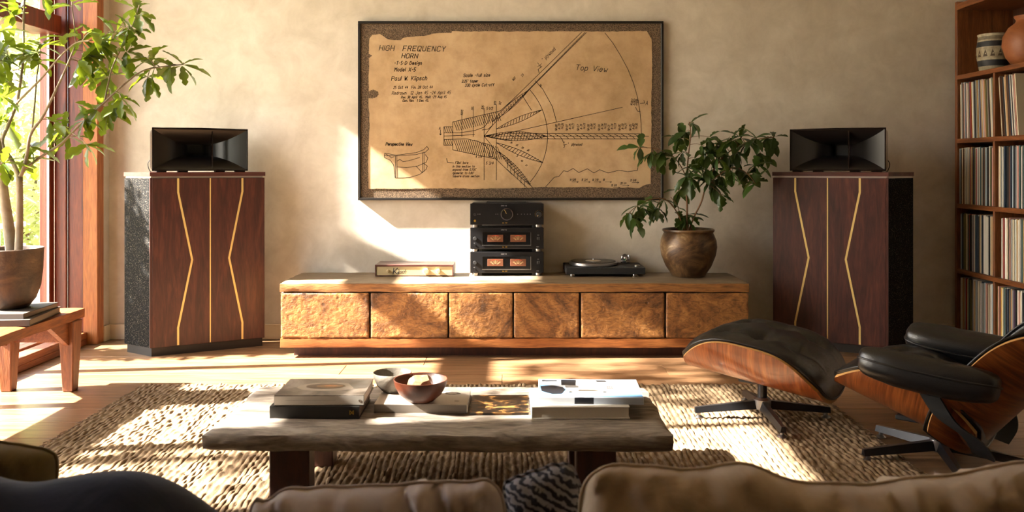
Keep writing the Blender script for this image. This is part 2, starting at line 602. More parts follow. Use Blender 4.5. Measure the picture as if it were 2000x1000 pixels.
shrub('garden_shrub', 'slim columnar evergreen added out of view outside the window to shade the loudspeaker', 'shrub', (-3.72, 5.42, -.2), (.17, .17, 1.2), 1600, .10, MAT['bushA'], 12)  # added out of view to keep the sun off the left loudspeaker's side
tt = thing('garden_tree', 'leafy tree added out of view outside the tall window to dapple the sun', 'tree', (-5.6, 2.9, -.2))  # unseen tree added so its leaves break up sun on table and floor
for k, (c_, r_, n_) in enumerate((((0, -.25, 4.35), (.7, .85, .95), 430), ((.1, 1.15, 4.95), (.6, .8, .42), 520))):
    f = obj('foliage', foliage(n_, c_, r_, .15, 40 + k, .1), MAT['bushA'], tt)
    f['kind'] = 'stuff'
bm = bmn()
tube(bm, [(-.3, 0, 0), (-.25, .1, 2), (-.1, .1, 3.6), (0, -.2, 4.6)], [.09, .07, .05, .02], 8)
tube(bm, [(-.15, .1, 3.2), (0, .6, 4.2), (.1, 1.3, 5.0)], [.04, .03, .012], 8)
obj('trunk', bm, MAT['bark'], tt, True)

# ------------------------------------------------------------------ sideboard
SY0, SY1, SX0, SX1, SZ = 5.44, 6.0, -1.455, 1.485, .47
def wob(v, s, a, seed=0):
    return Vector((noise.noise(Vector((v.x * s + seed, v.y * s, v.z * s))), noise.noise(Vector((v.x * s, v.y * s + 31 + seed, v.z * s))),
                   noise.noise(Vector((v.x * s, v.y * s, v.z * s + 57 + seed))))) * a

def rough_box(x0, x1, y0, y1, z0, z1, step, amp, scale, bev=.008, seed=0, fine=0, fscale=40):
    """box cut into a grid, its faces shaken like hewn wood"""
    bm = rbox(x0, x1, y0, y1, z0, z1)
    for ax, lo, hi in ((0, x0, x1), (1, y0, y1), (2, z0, z1)):
        k = max(1, int((hi - lo) / step))
        for i in range(1, k):
            n = Vector((0, 0, 0)); n[ax] = 1
            c = Vector((0, 0, 0)); c[ax] = lo + (hi - lo) * i / k
            bmesh.ops.bisect_plane(bm, geom=bm.verts[:] + bm.edges[:] + bm.faces[:], plane_co=c, plane_no=n)
    ctr = Vector(((x0 + x1) / 2, (y0 + y1) / 2, (z0 + z1) / 2))
    hx, hy, hz = (x1 - x0) / 2, (y1 - y0) / 2, (z1 - z0) / 2
    for v in bm.verts:
        d = v.co - ctr
        ex, ey, ez = hx - abs(d.x), hy - abs(d.y), hz - abs(d.z)
        near = sum(1 for e in (ex, ey, ez) if e < 1e-5)
        if near >= 2:                       # round the arrises a little
            for ax, e in ((0, ex), (1, ey), (2, ez)):
                if e < 1e-5:
                    v.co[ax] -= math.copysign(bev * (.6 + .6 * noise.noise(v.co * 9)), d[ax])
        v.co += wob(v.co, scale, amp, seed)
        if fine:
            v.co += wob(v.co, fscale, fine, seed + 5)
    return bm

sb = thing('sideboard', 'long low burl wood sideboard with six doors and thick slab top', 'sideboard', ((SX0 + SX1) / 2, SY0, 0))
ox = (SX0 + SX1) / 2
W2 = (SX1 - SX0) / 2
o = obj('slab_top', rough_box(-W2, W2, 0, SY1 - SY0, .412, SZ, .026, .0028, 5, .006, 1, .0012, 26), [MAT['slab'], MAT['slabtop']], sb, True)
for p in o.data.polygons:
    if p.normal.z > .75:
        p.material_index = 1
sharp(o, 50)
obj('carcass', rbox(-W2 + .02, W2 - .02, .03, SY1 - SY0, .11, .42), MAT['matteblack'], sb)
doors = [(548, 720.5), (724, 874), (877, 1001), (1004, 1131), (1135, 1298), (1301, 1462)]
for i, (a, b) in enumerate(doors):
    x0, x1 = (a - 1000) / 312.5 - ox, (b - 1000) / 312.5 - ox
    x0, x1 = max(x0, -W2), min(x1, W2)
    d = obj('door', rough_box(x0, x1, .0, .045, .128, .412 - .004, .0085, .0014, 7, .003, 11 + i * 7, .0017, 55), MAT['burl'], sb, True)
    sharp(d, 60)
obj('end_panel', rough_box(-W2, -W2 + .03, .05, SY1 - SY0, .128, .41, .03, .003, 6, .004, 3), MAT['burl'], sb, True)
obj('end_panel', rough_box(W2 - .03, W2, .05, SY1 - SY0, .128, .41, .03, .003, 6, .004, 4), MAT['burl'], sb, True)
sharp(obj('bottom_rail', rough_box(-W2 + .002, W2 - .002, .0, SY1 - SY0, .064, .126, .03, .002, 5, .005, 9), MAT['slabrail'], sb, True), 50)
obj('plinth', rbox(-W2 + .07, W2 - .07, .09, SY1 - SY0 - .05, 0, .066), MAT['tableleg'], sb)

# ------------------------------------------------------------------ tall loudspeakers
def path_strip(bm, pts, wd, y, th):
    """flat inlay strip of constant width along a zigzag in the xz plane"""
    L, Rr = [], []
    for i, p in enumerate(pts):
        p = Vector((p[0], 0, p[1]))
        d = Vector((0, 0, 0))
        if i:
            d += (p - Vector((pts[i - 1][0], 0, pts[i - 1][1]))).normalized()
        if i < len(pts) - 1:
            d += (Vector((pts[i + 1][0], 0, pts[i + 1][1])) - p).normalized()
        d.normalize()
        n = Vector((-d.z, 0, d.x))
        L.append(p + n * wd / 2)
        Rr.append(p - n * wd / 2)
    for a in range(len(pts) - 1):
        f = [L[a], L[a + 1], Rr[a + 1], Rr[a]]
        A = [bm.verts.new((v.x, y, v.z)) for v in f]
        B = [bm.verts.new((v.x, y + th, v.z)) for v in f]
        bm.faces.new(A)
        bm.faces.new(list(reversed(B)))
        for k in range(4):
            bm.faces.new((A[k], B[k], B[(k + 1) % 4], A[(k + 1) % 4]))

def speaker(label, loc, rotz, mirror, trim, gril):
    """local frame: +x along the front, front face at y=0, depth towards +y; the origin is the near front corner"""
    t = thing('loudspeaker', label, 'speaker', loc, rotz)
    Wd, Dp = .71, .285
    m = -1 if mirror else 1
    def bx(x0, x1, y0, y1, z0, z1, bev=.002):
        a, b = sorted((m * x0, m * x1))
        return rbox(a, b, y0, y1, z0, z1, bev, 1)
    def foot(pts, z0, z1):
        bm = bmn()
        pts = [(m * x, y) for x, y in pts]
        A = [bm.verts.new((x, y, z0)) for x, y in pts]
        B = [bm.verts.new((x, y, z1)) for x, y in pts]
        bm.faces.new(A); bm.faces.new(list(reversed(B)))
        for i in range(len(A)):
            bm.faces.new((A[i], B[i], B[(i + 1) % len(A)], A[(i + 1) % len(A)]))
        bmesh.ops.recalc_face_normals(bm, faces=bm.faces[:])
        return bm
    fpts = [(0, .022), (Wd - .004, .022), (Wd - .02, .14), (.22, .35), (-.128, .243)]
    obj('grille_cabinet', foot(fpts, .055, 1.125), gril, t)
    obj('plinth', foot([(.008, .012), (Wd - .012, .012), (Wd - .03, .135), (.22, .34), (-.112, .238)], 0, .056), MAT['plinth'], t)
    obj('edge_trim', bx(-.003, .010, .0, .024, .055, 1.128, .001), MAT['walnut'], t)
    fp = obj('front_panel', bx(.010, Wd, .0, .022, .055, 1.125), MAT['walnut'], t)
    for xs in (.165, .565):
        s = 1 if xs < .35 else -1
        bm = bmn()
        path_strip(bm, [(m * xs, 1.124), (m * xs, 1.035), (m * (xs + s * .085), .60), (m * xs, .17), (m * xs, .06)], .0125, -.0015, .003)
        obj('inlay_strip', bm, trim, fp)
    obj('centre_strip', bx(.3585, .3655, -.0015, .002, .058, 1.124, 0), trim, fp)
    obj('shadow_gap', foot([(.004, .01), (Wd - .01, .01), (Wd - .03, .135), (.22, .34), (-.12, .24)], 1.124, 1.138), MAT['silver'], t)
    obj('top_panel', foot([(-.004, -.004), (Wd + .004, -.004), (Wd - .016, .142), (.22, .354), (-.132, .245)], 1.137, 1.163), MAT['walnuttop'], t)
    # horn on the top panel
    hw, hh, hd = .295, .136, .26
    hx, hz = .305, 1.172 + hh
    k = 13
    def wall_fn(side):
        def fn(u, v):
            # v: 0 mouth .. 1 throat ; u across
            e = (1 - v) ** 2.2
            ww = .05 + (hw - .006 - .05) * e ** .8
            h2 = .035 + (hh - .006 - .035) * (1 - v) ** 3.0
            q = 2 * u - 1
            yv = .004 + v * (hd - .03)
            if side == 'top':
                return (m * hx + q * ww, yv, hz + h2)
            if side == 'bot':
                return (m * hx + q * ww, yv, hz - h2)
            if side == 'left':
                return (m * hx - ww, yv, hz + q * h2)
            return (m * hx + ww, yv, hz + q * h2)
        return fn
    # outer shell: top bows slightly, open front, thin walls
    bm = bmn()
    def sh(u, v):
        a = u * 2 * PI
        # rounded rectangle around the mouth
        cx, sx = math.cos(a), math.sin(a)
        ex = 2 / 14
        px = math.copysign(abs(cx) ** ex, cx) * hw
        pz = math.copysign(abs(sx) ** ex, sx) * hh
        if pz > 0:
            pz += .006 * (1 - (px / hw) ** 2)
        tap = 1 - .42 * max(0, (v - .45) / .55) ** 1.6
        return (m * hx + px * tap, v * hd, hz + pz * (1 - .25 * max(0, (v - .45) / .55) ** 1.6))
    V = grid(bm, 72, 8, sh, True)
    bm.faces.new([V[i][7] for i in range(72)])
    shell = obj('horn_shell', bm, MAT['smoke'], t)
    sharp(shell, 40)
    for sd, mt in (('top', MAT['hornin']), ('bot', MAT['hornin']), ('left', MAT['hornin']), ('right', MAT['hornin'])):
        bm = bmn()
        grid(bm, 3 if sd in ('left', 'right') else 13, k, wall_fn(sd))
        w_ = obj('horn_flare', bm, mt, shell, True)
    bm = bmn()
    box(bm, m * hx - .05, m * hx + .05, hd - .027, hd - .02, hz - .04, hz + .04)
    obj('horn_throat', bm, MAT['matteblack'], shell)
    bm = bmn()
    # lip around the mouth
    q = [(-hw, -hh), (hw, -hh), (hw, hh), (-hw, hh)]
    box(bm, m * hx - hw, m * hx + hw, -.002, .006, hz + hh - .008, hz + hh + .002)
    box(bm, m * hx - hw, m * hx + hw, -.002, .006, hz - hh - .001, hz - hh + .008)
    box(bm, m * hx - hw, m * hx - hw + .008, -.002, .006, hz - hh, hz + hh)
    box(bm, m * hx + hw - .008, m * hx + hw, -.002, .006, hz - hh, hz + hh)
    obj('mouth_lip', bm, MAT['smoke'], shell)
    obj('centre_vane', rbox(m * hx + .072 - .004, m * hx + .072 + .004, .012, .05, hz - hh + .004, hz + hh - .004), MAT['smoke'], shell)
    bm = bmn()
    cyl(bm, (m * hx, hd - .005, hz), (m * hx, hd + .02, hz), .075, .07, 24)
    obj('driver', bm, MAT['steel'], shell)
    for fx in (.07, .2, .43, .56):
        obj('horn_foot', rbox(m * fx - .03, m * fx + .03, .03, .09, 1.163, 1.174, .002, 1), MAT['matteblack'], t)
    bm = bmn()
    tube(bm, smooth_path([(m * .04, hd, hz - .05), (m * .015, hd + .005, hz - .09), (m * .03, hd + .01, 1.167), (m * .06, hd + .015, 1.165)]), .003, 6)
    obj('cable', bm, MAT['matteblack'], t)
    return t
speaker('tall walnut loudspeaker with zigzag inlay strips, between the tall window and the sideboard', (-2.275, 5.475, 0), R(29), False, MAT['gold'], MAT['grille'])
speaker('tall walnut loudspeaker with gold zigzag inlay strips, beside the record bookcase', (2.37, 5.49, 0), R(-29), True, MAT['gold'], MAT['grille'])

# ------------------------------------------------------------------ bookcase
BX, BX1 = 3.05, XR - .005
BYs = (5.965, 5.515, 5.035)
BZ = (.065, .5, .945, 1.388, 1.822, 2.30)
bc = thing('bookcase', 'tall brown wooden record bookcase built against the right wall', 'bookcase', (BX, 5.5, 0))
def bp(name, x0, x1, y0, y1, z0, z1, mat):
    return obj(name, rbox(x0 - BX, x1 - BX, y0 - 5.5, y1 - 5.5, z0, z1, .002, 1), mat, bc)
bp('side_panel', BX, BX1, BYs[0], BYs[0] + .03, 0, BZ[5] + .03, MAT['shelfside'])
bp('side_panel', BX, BX1, BYs[2] - .03, BYs[2], 0, BZ[5] + .03, MAT['shelfside'])
for z in BZ:
    bp('shelf', BX - .004, BX1, BYs[2], BYs[0], z - .03, z + .012 if z > 2.2 else z, MAT['shelf'])
for a, b in zip(BZ[:4], BZ[1:5]):
    bp('divider', BX + .002, BX1, BYs[1] - .01, BYs[1] + .01, a, b - .03, MAT['shelfside'])
bp('back_panel', BX1 - .012, BX1 - .002, BYs[2], BYs[0], .065, BZ[5] - .03, MAT['shelfback'])
bp('kick_board', BX + .03, BX1, BYs[2], BYs[0], 0, .035, MAT['shelfside'])
REC = [('cream', '#cfc3a6'), ('white', '#d9d4c8'), ('black', '#1b1c20'), ('dark blue', '#27364a'), ('red', '#93302a'), ('tan', '#b08a5c'),
       ('grey', '#8d8d88'), ('teal', '#3c5c5c'), ('pale blue', '#9fb0b8'), ('brown', '#5e3d28'), ('olive', '#6d6a3c'), ('pink', '#c9988a'),
       ('yellow', '#c8a83c'), ('purple', '#4c3450')]
RW = [22, 20, 12, 8, 7, 10, 12, 5, 8, 6, 4, 6, 2, 2]
RM = [plain('sleeve_' + n.replace(' ', '_'), c, .6, var=c, bump=.05) for n, c in REC]
rmesh = []
for th in (.0065, .0095, .013):
    bm = rbox(0, .335, -th / 2, th / 2, 0, .385, .0012, 1)
    me = bpy.data.meshes.new('record_sleeve')
    bm.to_mesh(me); bm.free()
    me.materials.append(RM[0])
    rmesh.append((th, me))
rowname = ['bottom shelf', 'lower shelf', 'middle shelf', 'shelf under the pottery']
rnd = random.Random(21)
for r in range(4):
    for bay in range(2):
        ya, yb = (BYs[0] - .004, BYs[1] + .014) if bay == 0 else (BYs[1] - .014, BYs[2] + .006)
        if r == 3 and bay == 1:
            yb = BYs[1] - .25
        if r == 1 and bay == 1:
            ya -= .04
        if r == 3:
            ya -= .037 if bay else .01
        y = ya
        lean = 0
        run = []
        while True:
            th, me = rmesh[rnd.choices([0, 1, 2], [3, 6, 3])[0]]
            if r == 3:
                lean = -.10 if bay else -.02 - .06 * (ya - y) / .45
            if y - th < yb:
                break
            ci = rnd.choices(range(len(REC)), RW)[0]
            o = inst('record_sleeve', me, None, (BX + .014 + rnd.uniform(0, .012), y - th / 2, BZ[r]), (lean, 0, 0))
            o.material_slots[0].link = 'OBJECT'
            o.material_slots[0].material = RM[ci]
            o.scale = (1, 1, rnd.uniform(.965, 1.0))
            run.append((o, ci, th))
            y -= th + (.0014 if r == 3 else .0006)
        where = rowname[r] + (' by the wall' if bay == 0 else ' past divider')
        for i, (o, ci, th) in enumerate(run):
            size = {.0065: 'slim', .0095: 'medium', .013: 'thick'}[th]
            if i == 0:
                nb = 'first by the ' + ('wall' if bay == 0 else 'divider')
            elif i == len(run) - 1:
                nb = 'last in its row'
            else:
                a_, b_ = REC[run[i - 1][1]][0], REC[run[i + 1][1]][0]
                nb = 'between two %s' % a_ if a_ == b_ else 'between %s and %s' % (a_, b_)
            tag(o, '%s %s record %s, %s' % (size, REC[ci][0], nb, where), 'record', 'records on the ' + where)

# ------------------------------------------------------------------ stroke lettering
GL = {'A': '02 28 42|14 34', 'B': '02 08 38 47 46 35 05|35 44 43 32 02', 'C': '47 38 18 07 03 12 32 43', 'D': '02 08 28 46 44 22 02',
      'E': '48 08 02 42|05 35', 'F': '48 08 02|05 35', 'G': '47 38 18 07 03 12 32 43 45 25', 'H': '02 08|42 48|05 45', 'I': '02 08',
      'J': '48 43 32 12 03', 'K': '02 08|48 04|15 42', 'L': '08 02 42', 'M': '02 08 25 48 42', 'N': '02 08 42 48',
      'O': '18 07 03 12 32 43 47 38 18', 'P': '02 08 38 47 46 35 05', 'Q': '18 07 03 12 32 43 47 38 18|24 41', 'R': '02 08 38 47 46 35 05|25 42',
      'S': '47 38 18 07 06 15 35 44 43 32 12 03', 'T': '08 48|28 22', 'U': '08 03 12 32 43 48', 'V': '08 22 48', 'W': '08 12 26 32 48',
      'X': '02 48|08 42', 'Y': '08 25 48|25 22', 'Z': '08 48 02 42',
      'a': '36 16 05 03 12 22 34|36 33 42', 'b': '08 02 22 33 35 26 16 04', 'c': '35 26 16 05 03 12 22 33', 'd': '38 32|35 26 16 05 03 12 22 33',
      'e': '04 34 35 26 16 05 03 12 22 33', 'f': '37 28 17 12|05 25', 'g': '36 31 20 10|35 26 16 05 04 13 23 34', 'h': '08 02|05 16 26 35 32',
      'i': '05 02|07 08', 'j': '15 11 00|17 18', 'k': '08 02|35 04 32', 'l': '08 02', 'm': '06 02|05 16 25 22|25 36 45 42',
      'n': '06 02|05 16 26 35 32', 'o': '16 05 03 12 22 33 35 26 16', 'p': '06 00|05 16 26 35 33 22 12 03', 'q': '36 30|35 26 16 05 03 12 22 33',
      'r': '06 02|05 16 26', 's': '35 26 16 05 14 24 33 22 12 03', 't': '18 13 22 32|06 26', 'u': '06 03 12 22 33|36 32', 'v': '06 12 26',
      'w': '06 12 24 32 46', 'x': '02 36|06 32', 'y': '06 13|36 13 00', 'z': '06 36 02 32',
      '0': '18 07 03 12 22 33 37 28 18', '1': '07 18 12', '2': '07 18 28 37 36 02 32', '3': '07 18 28 37 36 25 34 33 22 12 03',
      '4': '22 28 04 34', '5': '38 08 05 25 34 33 22 02', '6': '38 17 04 03 12 22 33 34 25 15 04', '7': '08 38 12',
      '8': '15 06 07 18 28 37 36 25 15 04 03 12 22 33 34 25', '9': '36 25 15 06 07 18 28 37 36 22 12', '.': '02 03', ',': '02 01',
      "'": '08 07', '"': '08 07|18 17', '-': '05 25', '/': '02 38', '=': '04 24|06 26', '{': '28 17 16 05 14 13 22', '}': '08 17 16 25 14 13 02', ' ': ''}

def text_strokes(s, x, y, h, ang=0, slant=.22, sp=1.35, jit=.12, wx=.8, rnd=random.Random(5)):
    """polylines in a y-down plane; (x, y) is the start of the baseline, h the capital height"""
    u = h / 6.0
    out = []
    cx = 0.0
    ca, sa = math.cos(ang), math.sin(ang)
    for ch in s:
        g = GL.get(ch, '')
        mx = 0
        if g:
            for st in g.split('|'):
                pl = []
                for d in st.split():
                    gx, gy = int(d[0]), int(d[1]) - 2
                    mx = max(mx, gx)
                    gx += rnd.uniform(-jit, jit)
                    gy += rnd.uniform(-jit, jit)
                    lx = (cx + gx * wx + gy * slant) * u
                    ly = -gy * u
                    pl.append((x + lx * ca - ly * sa, y + lx * sa + ly * ca))
                out.append(pl)
        else:
            mx = 2.6
        cx += mx * wx + sp
    return out

def ribbons(bm, lines, wd, mapf, lift):
    """thin raised strokes; mapf turns plane units into local (x, z); they lie at y = lift, facing -y"""
    for pl in lines:
        pts = [Vector(mapf(*p)) for p in pl]
        for a, b in zip(pts, pts[1:]):
            d = b - a
            if d.length < 1e-7:
                continue
            d.normalize()
            n = Vector((-d.y, d.x)) * wd / 2
            e = d * wd * .35
            q = [a - e + n, a - e - n, b + e - n, b + e + n]
            bm.faces.new([bm.verts.new((v.x, lift, v.y)) for v in q])

# ------------------------------------------------------------------ framed drawing
PYp = 6.018
ps = F / PYp
FX0, FX1, FZ0, FZ1 = (699 - 1000) / ps, (1296 - 1000) / ps, H - (391 - 325) / ps, H - (41 - 325) / ps
pcx = (FX0 + FX1) / 2
pic = thing('framed_drawing', 'large black framed horn drawing on aged tan paper hung on the plaster wall', 'picture', (pcx, YB, FZ0))
fw, fh = FX1 - FX0, FZ1 - FZ0
def pm(x, y):
    return ((x - 1000) / ps - pcx, H - (y - 325) / ps - FZ0)
MAT['frame'] = plain('black_frame', '#17130f', .4)
MAT['mat'] = m_speck('woven_mount', '#43372c', '#85715c', 240, .53)
MAT['paper'] = None
m, nt, b = newmat('aged_paper')
v = coords(nt)
c = ramp(nt, [(.25, '#a3865f'), (.5, '#bb9d76'), (.75, '#c8ad88')], nz(nt, v, 2.0, 7, .6, .4))
c = mixc(nt, .3, c, ramp(nt, [(.3, '#9c7a50'), (.6, '#ffffff')], nz(nt, v, 9, 6, .7)), 'MULTIPLY')
nt.links.new(c, b.inputs['Base Color'])
b.inputs['Roughness'].default_value = .8
MAT['paper'] = m
MAT['ink'] = plain('ink', '#261c12', .9)
for x0, x1, z0, z1 in ((-fw / 2, fw / 2, 0, .017), (-fw / 2, fw / 2, fh - .017, fh), (-fw / 2, -fw / 2 + .017, .017, fh - .017), (fw / 2 - .017, fw / 2, .017, fh - .017)):
    obj('frame_bar', rbox(x0, x1, -.034, 0, z0, z1, .002, 1), MAT['frame'], pic)
obj('mount', rbox(-fw / 2 + .01, fw / 2 - .01, -.022, -.002, .01, fh - .01), MAT['mat'], pic)
obj('glazing', rbox(-fw / 2 + .012, fw / 2 - .012, -.031, -.029, .012, fh - .012), glassmat('picture_glass', .003, (1, 1, 1, 1), .05), pic)
k4 = lambda x, y: (690 + x * .37, 30 + y * .37)
k5 = lambda x, y: (990 + x * .37, 30 + y * .37)
rnd = random.Random(3)
edge = [k4(*p) for p in ((82, 150), (85, 120), (100, 102), (140, 97), (160, 110), (180, 125), (215, 129), (250, 130), (262, 118), (330, 110), (390, 105), (420, 96), (450, 93), (519, 92), (520, 82), (600, 84), (720, 83), (838, 85))]
edge += [k5(*p) for p in ((100, 84), (300, 83), (500, 85), (740, 82), (750, 100), (765, 125), (767, 200), (768, 300), (763, 450), (764, 600), (760, 750), (760, 890), (735, 893), (700, 912), (640, 908), (560, 914), (440, 905), (300, 909), (200, 906), (100, 910))]
edge += [k4(*p) for p in ((838, 912), (700, 916), (500, 913), (250, 916), (80, 915), (79, 800), (78, 700), (85, 600), (85, 520), (79, 470), (80, 436), (100, 438), (122, 432), (133, 418), (130, 402), (104, 391), (80, 400), (81, 300), (82, 225), (100, 212), (80, 202))]
ed = []
for a, b_ in zip(edge, edge[1:] + edge[:1]):
    L = math.hypot(b_[0] - a[0], b_[1] - a[1])
    k = max(1, int(L / 7))
    for i in range(k):
        t = i / k
        j = .7 if i else 0
        ed.append((a[0] + (b_[0] - a[0]) * t + rnd.uniform(-j, j), a[1] + (b_[1] - a[1]) * t + rnd.uniform(-j, j)))
bm = bmn()
fr = [bm.verts.new((pm(*p)[0], -.025, pm(*p)[1])) for p in ed]
bk = [bm.verts.new((pm(*p)[0], -.021, pm(*p)[1])) for p in ed]
bm.faces.new(fr)
bm.faces.new(list(reversed(bk)))
n = len(ed)
for i in range(n):
    bm.faces.new((fr[i], bk[i], bk[(i + 1) % n], fr[(i + 1) % n]))
bmesh.ops.recalc_face_normals(bm, faces=bm.faces[:])
paper = obj('paper', bm, MAT['paper'], pic)
def ink(name, lines, wd):
    bm = bmn()
    ribbons(bm, lines, wd * (1.45 if wd > .72 else 1.2) / ps, pm, -.0256)
    return obj(name, bm, MAT['ink'], paper)
def T(s, x, y, h, ang=0, **k):
    return text_strokes(s, x, y, h, R(ang), **k)
ink('lettering', T('HIGH  FREQUENCY', 740, 98, 9.5, 1, sp=2.0, wx=1.0) + T('HORN', 784, 113, 8.5, 1, sp=1.9, wx=1.0), .95)
ink('lettering', T('-T-5-D Design', 770, 126, 6.5, 0, sp=1.7) + T('Model X-5', 770, 139, 7, 0, sp=1.9) + T('Paul W. Klipsch', 764, 157, 8, -.6, sp=1.5, wx=.85), .85)
ink('lettering', T('25 Oct 44  Fin. 28 Oct 44', 768, 173, 5, -.5, sp=1.5) + T('Redrawn  12 Jan 45 -24 April 45', 765, 184.5, 6, -.6, sp=1.55)
    + T("Rev. 30 April '45.  Mold -29 Aug 45", 783, 192, 4.6, -.6, sp=1.4) + T('Gen. Rev.  1 Dec 45.', 786, 198.5, 4.6, -.3, sp=1.4), .7)
ink('lettering', T('Scale -full size', 905, 150, 6, -.8, sp=1.5) + T('2.25" taper', 902, 161, 5, -.8, sp=1.5) + T('330 cycle Cut-off', 908, 169, 5.5, -1, sp=1.5), .75)
ink('lettering', T('Perspective View', 753, 284, 5.6, .5, sp=1.4), .85)
ink('lettering', T('Top View', 1124, 136, 10, 4, sp=1.9, wx=1.0), .85)
ink('lettering', T('Fillet bore', 889, 320, 4.6, 0) + T('in this section to', 884, 327, 4.4, 0) + T('expand from 0.700"', 884, 333.5, 4.4, 0)
    + T('diameter to 0.80"', 884, 340, 4.4, 0) + T('Square cross section', 884, 346, 4.4, 0), .6)
ink('lettering', T('" plywood', 1062, 120, 6.5, -45, sp=1.5) + T('1', 1052, 126, 4, -45) + T('2', 1056, 132, 4, -45) + [[(1050, 130), (1058, 124)]]
    + T('1', 1101, 281, 4) + T('2', 1101, 288, 4) + [[(1100, 283), (1107, 282)]] + T('"  plywood', 1109, 284, 5, 1, sp=1.4)
    + T('A', 1261, 205, 7.5) + T('A', 857, 253, 5) + T('1/2', 955, 214, 5) + T('5-', 950, 214, 5) + T('5 3/4', 949, 321, 5) + T('4 7/8', 929, 308, 4), .7)
cols = []
for x in (1088, 1109, 1131, 1151, 1172, 1191, 1212, 1233):
    for q, tx in enumerate(('{W=.%d', ' A=.%d', ' H=.%d')):
        cols += T(tx % rnd.randint(12, 99), x + q * 6, 256 - q * 1.0, 4.2, -90 + 3, sp=1.3)
for q, tx in enumerate(('W=24.7', 'A=24.2', 'H=9.10')):
    cols += T(tx, 1235 + q * 5, 206, 4, -78, sp=1.2)
for x, y, tx in ((903, 225, 'W.075'), (924, 215, '1X1'), (944, 214, '1X15'), (968, 205, 'W25'), (978, 205, '1X2'), (1003, 158, 'W27'), (1020, 150, '2.9'), (1056, 170, '.81')):
    cols += T(tx, x, y, 4, -80 if x < 990 else -50, sp=1.2)
for i, (x, y, tx) in enumerate(((1113, 353, '14 5/8'), (1136, 353, '15 3/4'), (1157, 353, '16 7/8'), (1178, 353, '18'), (1194, 364, '19 1/8'), (1212, 360, '20 1/4'), (1231, 354, '21 3/8'))):
    cols += T(tx, x, y, 3.8, 0, sp=1.0)
    cols.append([(x + 4, y + 2.5), (x + 17, y + 2.5)])
    cols += [[(x + 14, y + 1), (x + 17, y + 2.5), (x + 14, y + 4)]]
for i in range(5):
    cols += T(('.25', '.35', '.45', '.55', '.65')[i], 985 + i * 11, 274 + i * 5, 3.2, 20)
    cols += T(('.7', '.8', '.9', '1.0', '1.1')[i], 990 + i * 9, 287 + i * 9, 3.2, 40)
ink('lettering', cols, .6)

L = []
A4 = lambda *pp: [k4(*p) for p in pp]
A5 = lambda *pp: [k5(*p) for p in pp]
L += [A4((478, 588), (525, 588), (525, 562), (780, 503)), A4((478, 588), (478, 685)), A4((478, 685), (525, 685), (525, 710), (760, 760)),
      A4((478, 620), (560, 620), (640, 608), (690, 590), (715, 560), (718, 530), (735, 530), (735, 580), (712, 600), (680, 605)),
      A4((478, 655), (600, 652), (660, 665), (700, 690), (718, 715), (718, 745), (737, 745), (737, 695), (712, 680), (680, 672)),
      A4((478, 588), (525, 588)), A4((478, 620), (525, 620)), A4((525, 562), (525, 710)), A4((735, 580), (838, 470)), A4((775, 505), (838, 448)),
      A4((737, 695), (838, 790)), A4((745, 750), (838, 840)), A4((690, 637), (838, 620)), A4((690, 637), (838, 660)), A4((690, 637), (735, 580)),
      A4((690, 637), (737, 695)), A4((755, 470), (755, 870)), A4((690, 490), (690, 870)), A4((573, 500), (573, 640)), A4((633, 480), (633, 640)),
      A4((460, 605), (460, 630)), A4((455, 625), (460, 632), (465, 625)), A4((492, 755), (497, 776), (530, 780)), A4((478, 637), (640, 630)),
      A5((0, 510), (420, 90)), A5((0, 475), (395, 88)), A5((0, 755), (135, 908)), A5((0, 812), (105, 908)),
      A5((0, 622), (712, 625)), A5((0, 652), (712, 652)), A5((710, 620), (710, 655)), A5((-110, 637), (750, 638)),
      A5((-80, 640), (610, 485)), A5((185, 268), (165, 285), (170, 302)), A5((300, 672), (292, 655)), A5((705, 465), (728, 462), (724, 448)),
      A5((680, 485), (690, 505), (705, 508)), A5((150, 345), (190, 390), (240, 480), (262, 560)),
      A5((80, 420), (130, 500)), A5((205, 905), (250, 855), (275, 850), (300, 820), (320, 825), (350, 808), (380, 830), (425, 810), (460, 832), (490, 815), (535, 832), (590, 818), (640, 825), (690, 818))]
L.append([k5(-150 + 365 * math.cos(a), 637 + 365 * math.sin(a)) for a in [R(-42 + i * 4) for i in range(22)]])
L.append([k5(*p) for p in ((518, 92), (560, 145), (600, 210), (640, 285), (670, 360), (690, 430), (702, 500), (709, 570), (710, 640), (706, 700), (700, 750), (690, 818))])
def lens(a, b_, bul, hatch=16):
    (ax, ay), (bx_, by) = a, b_
    d = math.hypot(bx_ - ax, by - ay)
    nx, ny = -(by - ay) / d, (bx_ - ax) / d
    for s in (1, -1):
        L.append([k5(ax + (bx_ - ax) * i / 12 + nx * s * bul * math.sin(PI * i / 12), ay + (by - ay) * i / 12 + ny * s * bul * math.sin(PI * i / 12)) for i in range(13)])
    for i in range(2, hatch):
        t = i / hatch
        q = bul * math.sin(PI * t) * .9
        px, py = ax + (bx_ - ax) * t, ay + (by - ay) * t
        L.append([k5(px + nx * q - 6, py + ny * q), k5(px - nx * q + 6, py - ny * q)])
lens((-56, 600), (187, 498), 13)
lens((-120, 637), (212, 638), 24, 22)
lens((-56, 672), (190, 778), 13)
lens((-40, 720), (128, 900), 12)
lens((-75, 560), (118, 392), 13)
for i in range(22):                        # hatching of the block
    x = 530 + i * 11
    yt = 562 - (x - 525) * .231
    L.append(A4((x, yt), (x + 18, min(yt + 48, 606 - max(0, x - 640) * .35))))
    yb = 710 + (x - 525) * .213
    L.append(A4((x, 658 + max(0, x - 640) * .3), (x + 22, min(yb + 3, 760))))
for i in range(4):
    L.append(A4((480 + i * 11, 590), (490 + i * 11, 618)))
    L.append(A4((480 + i * 11, 657), (490 + i * 11, 684)))
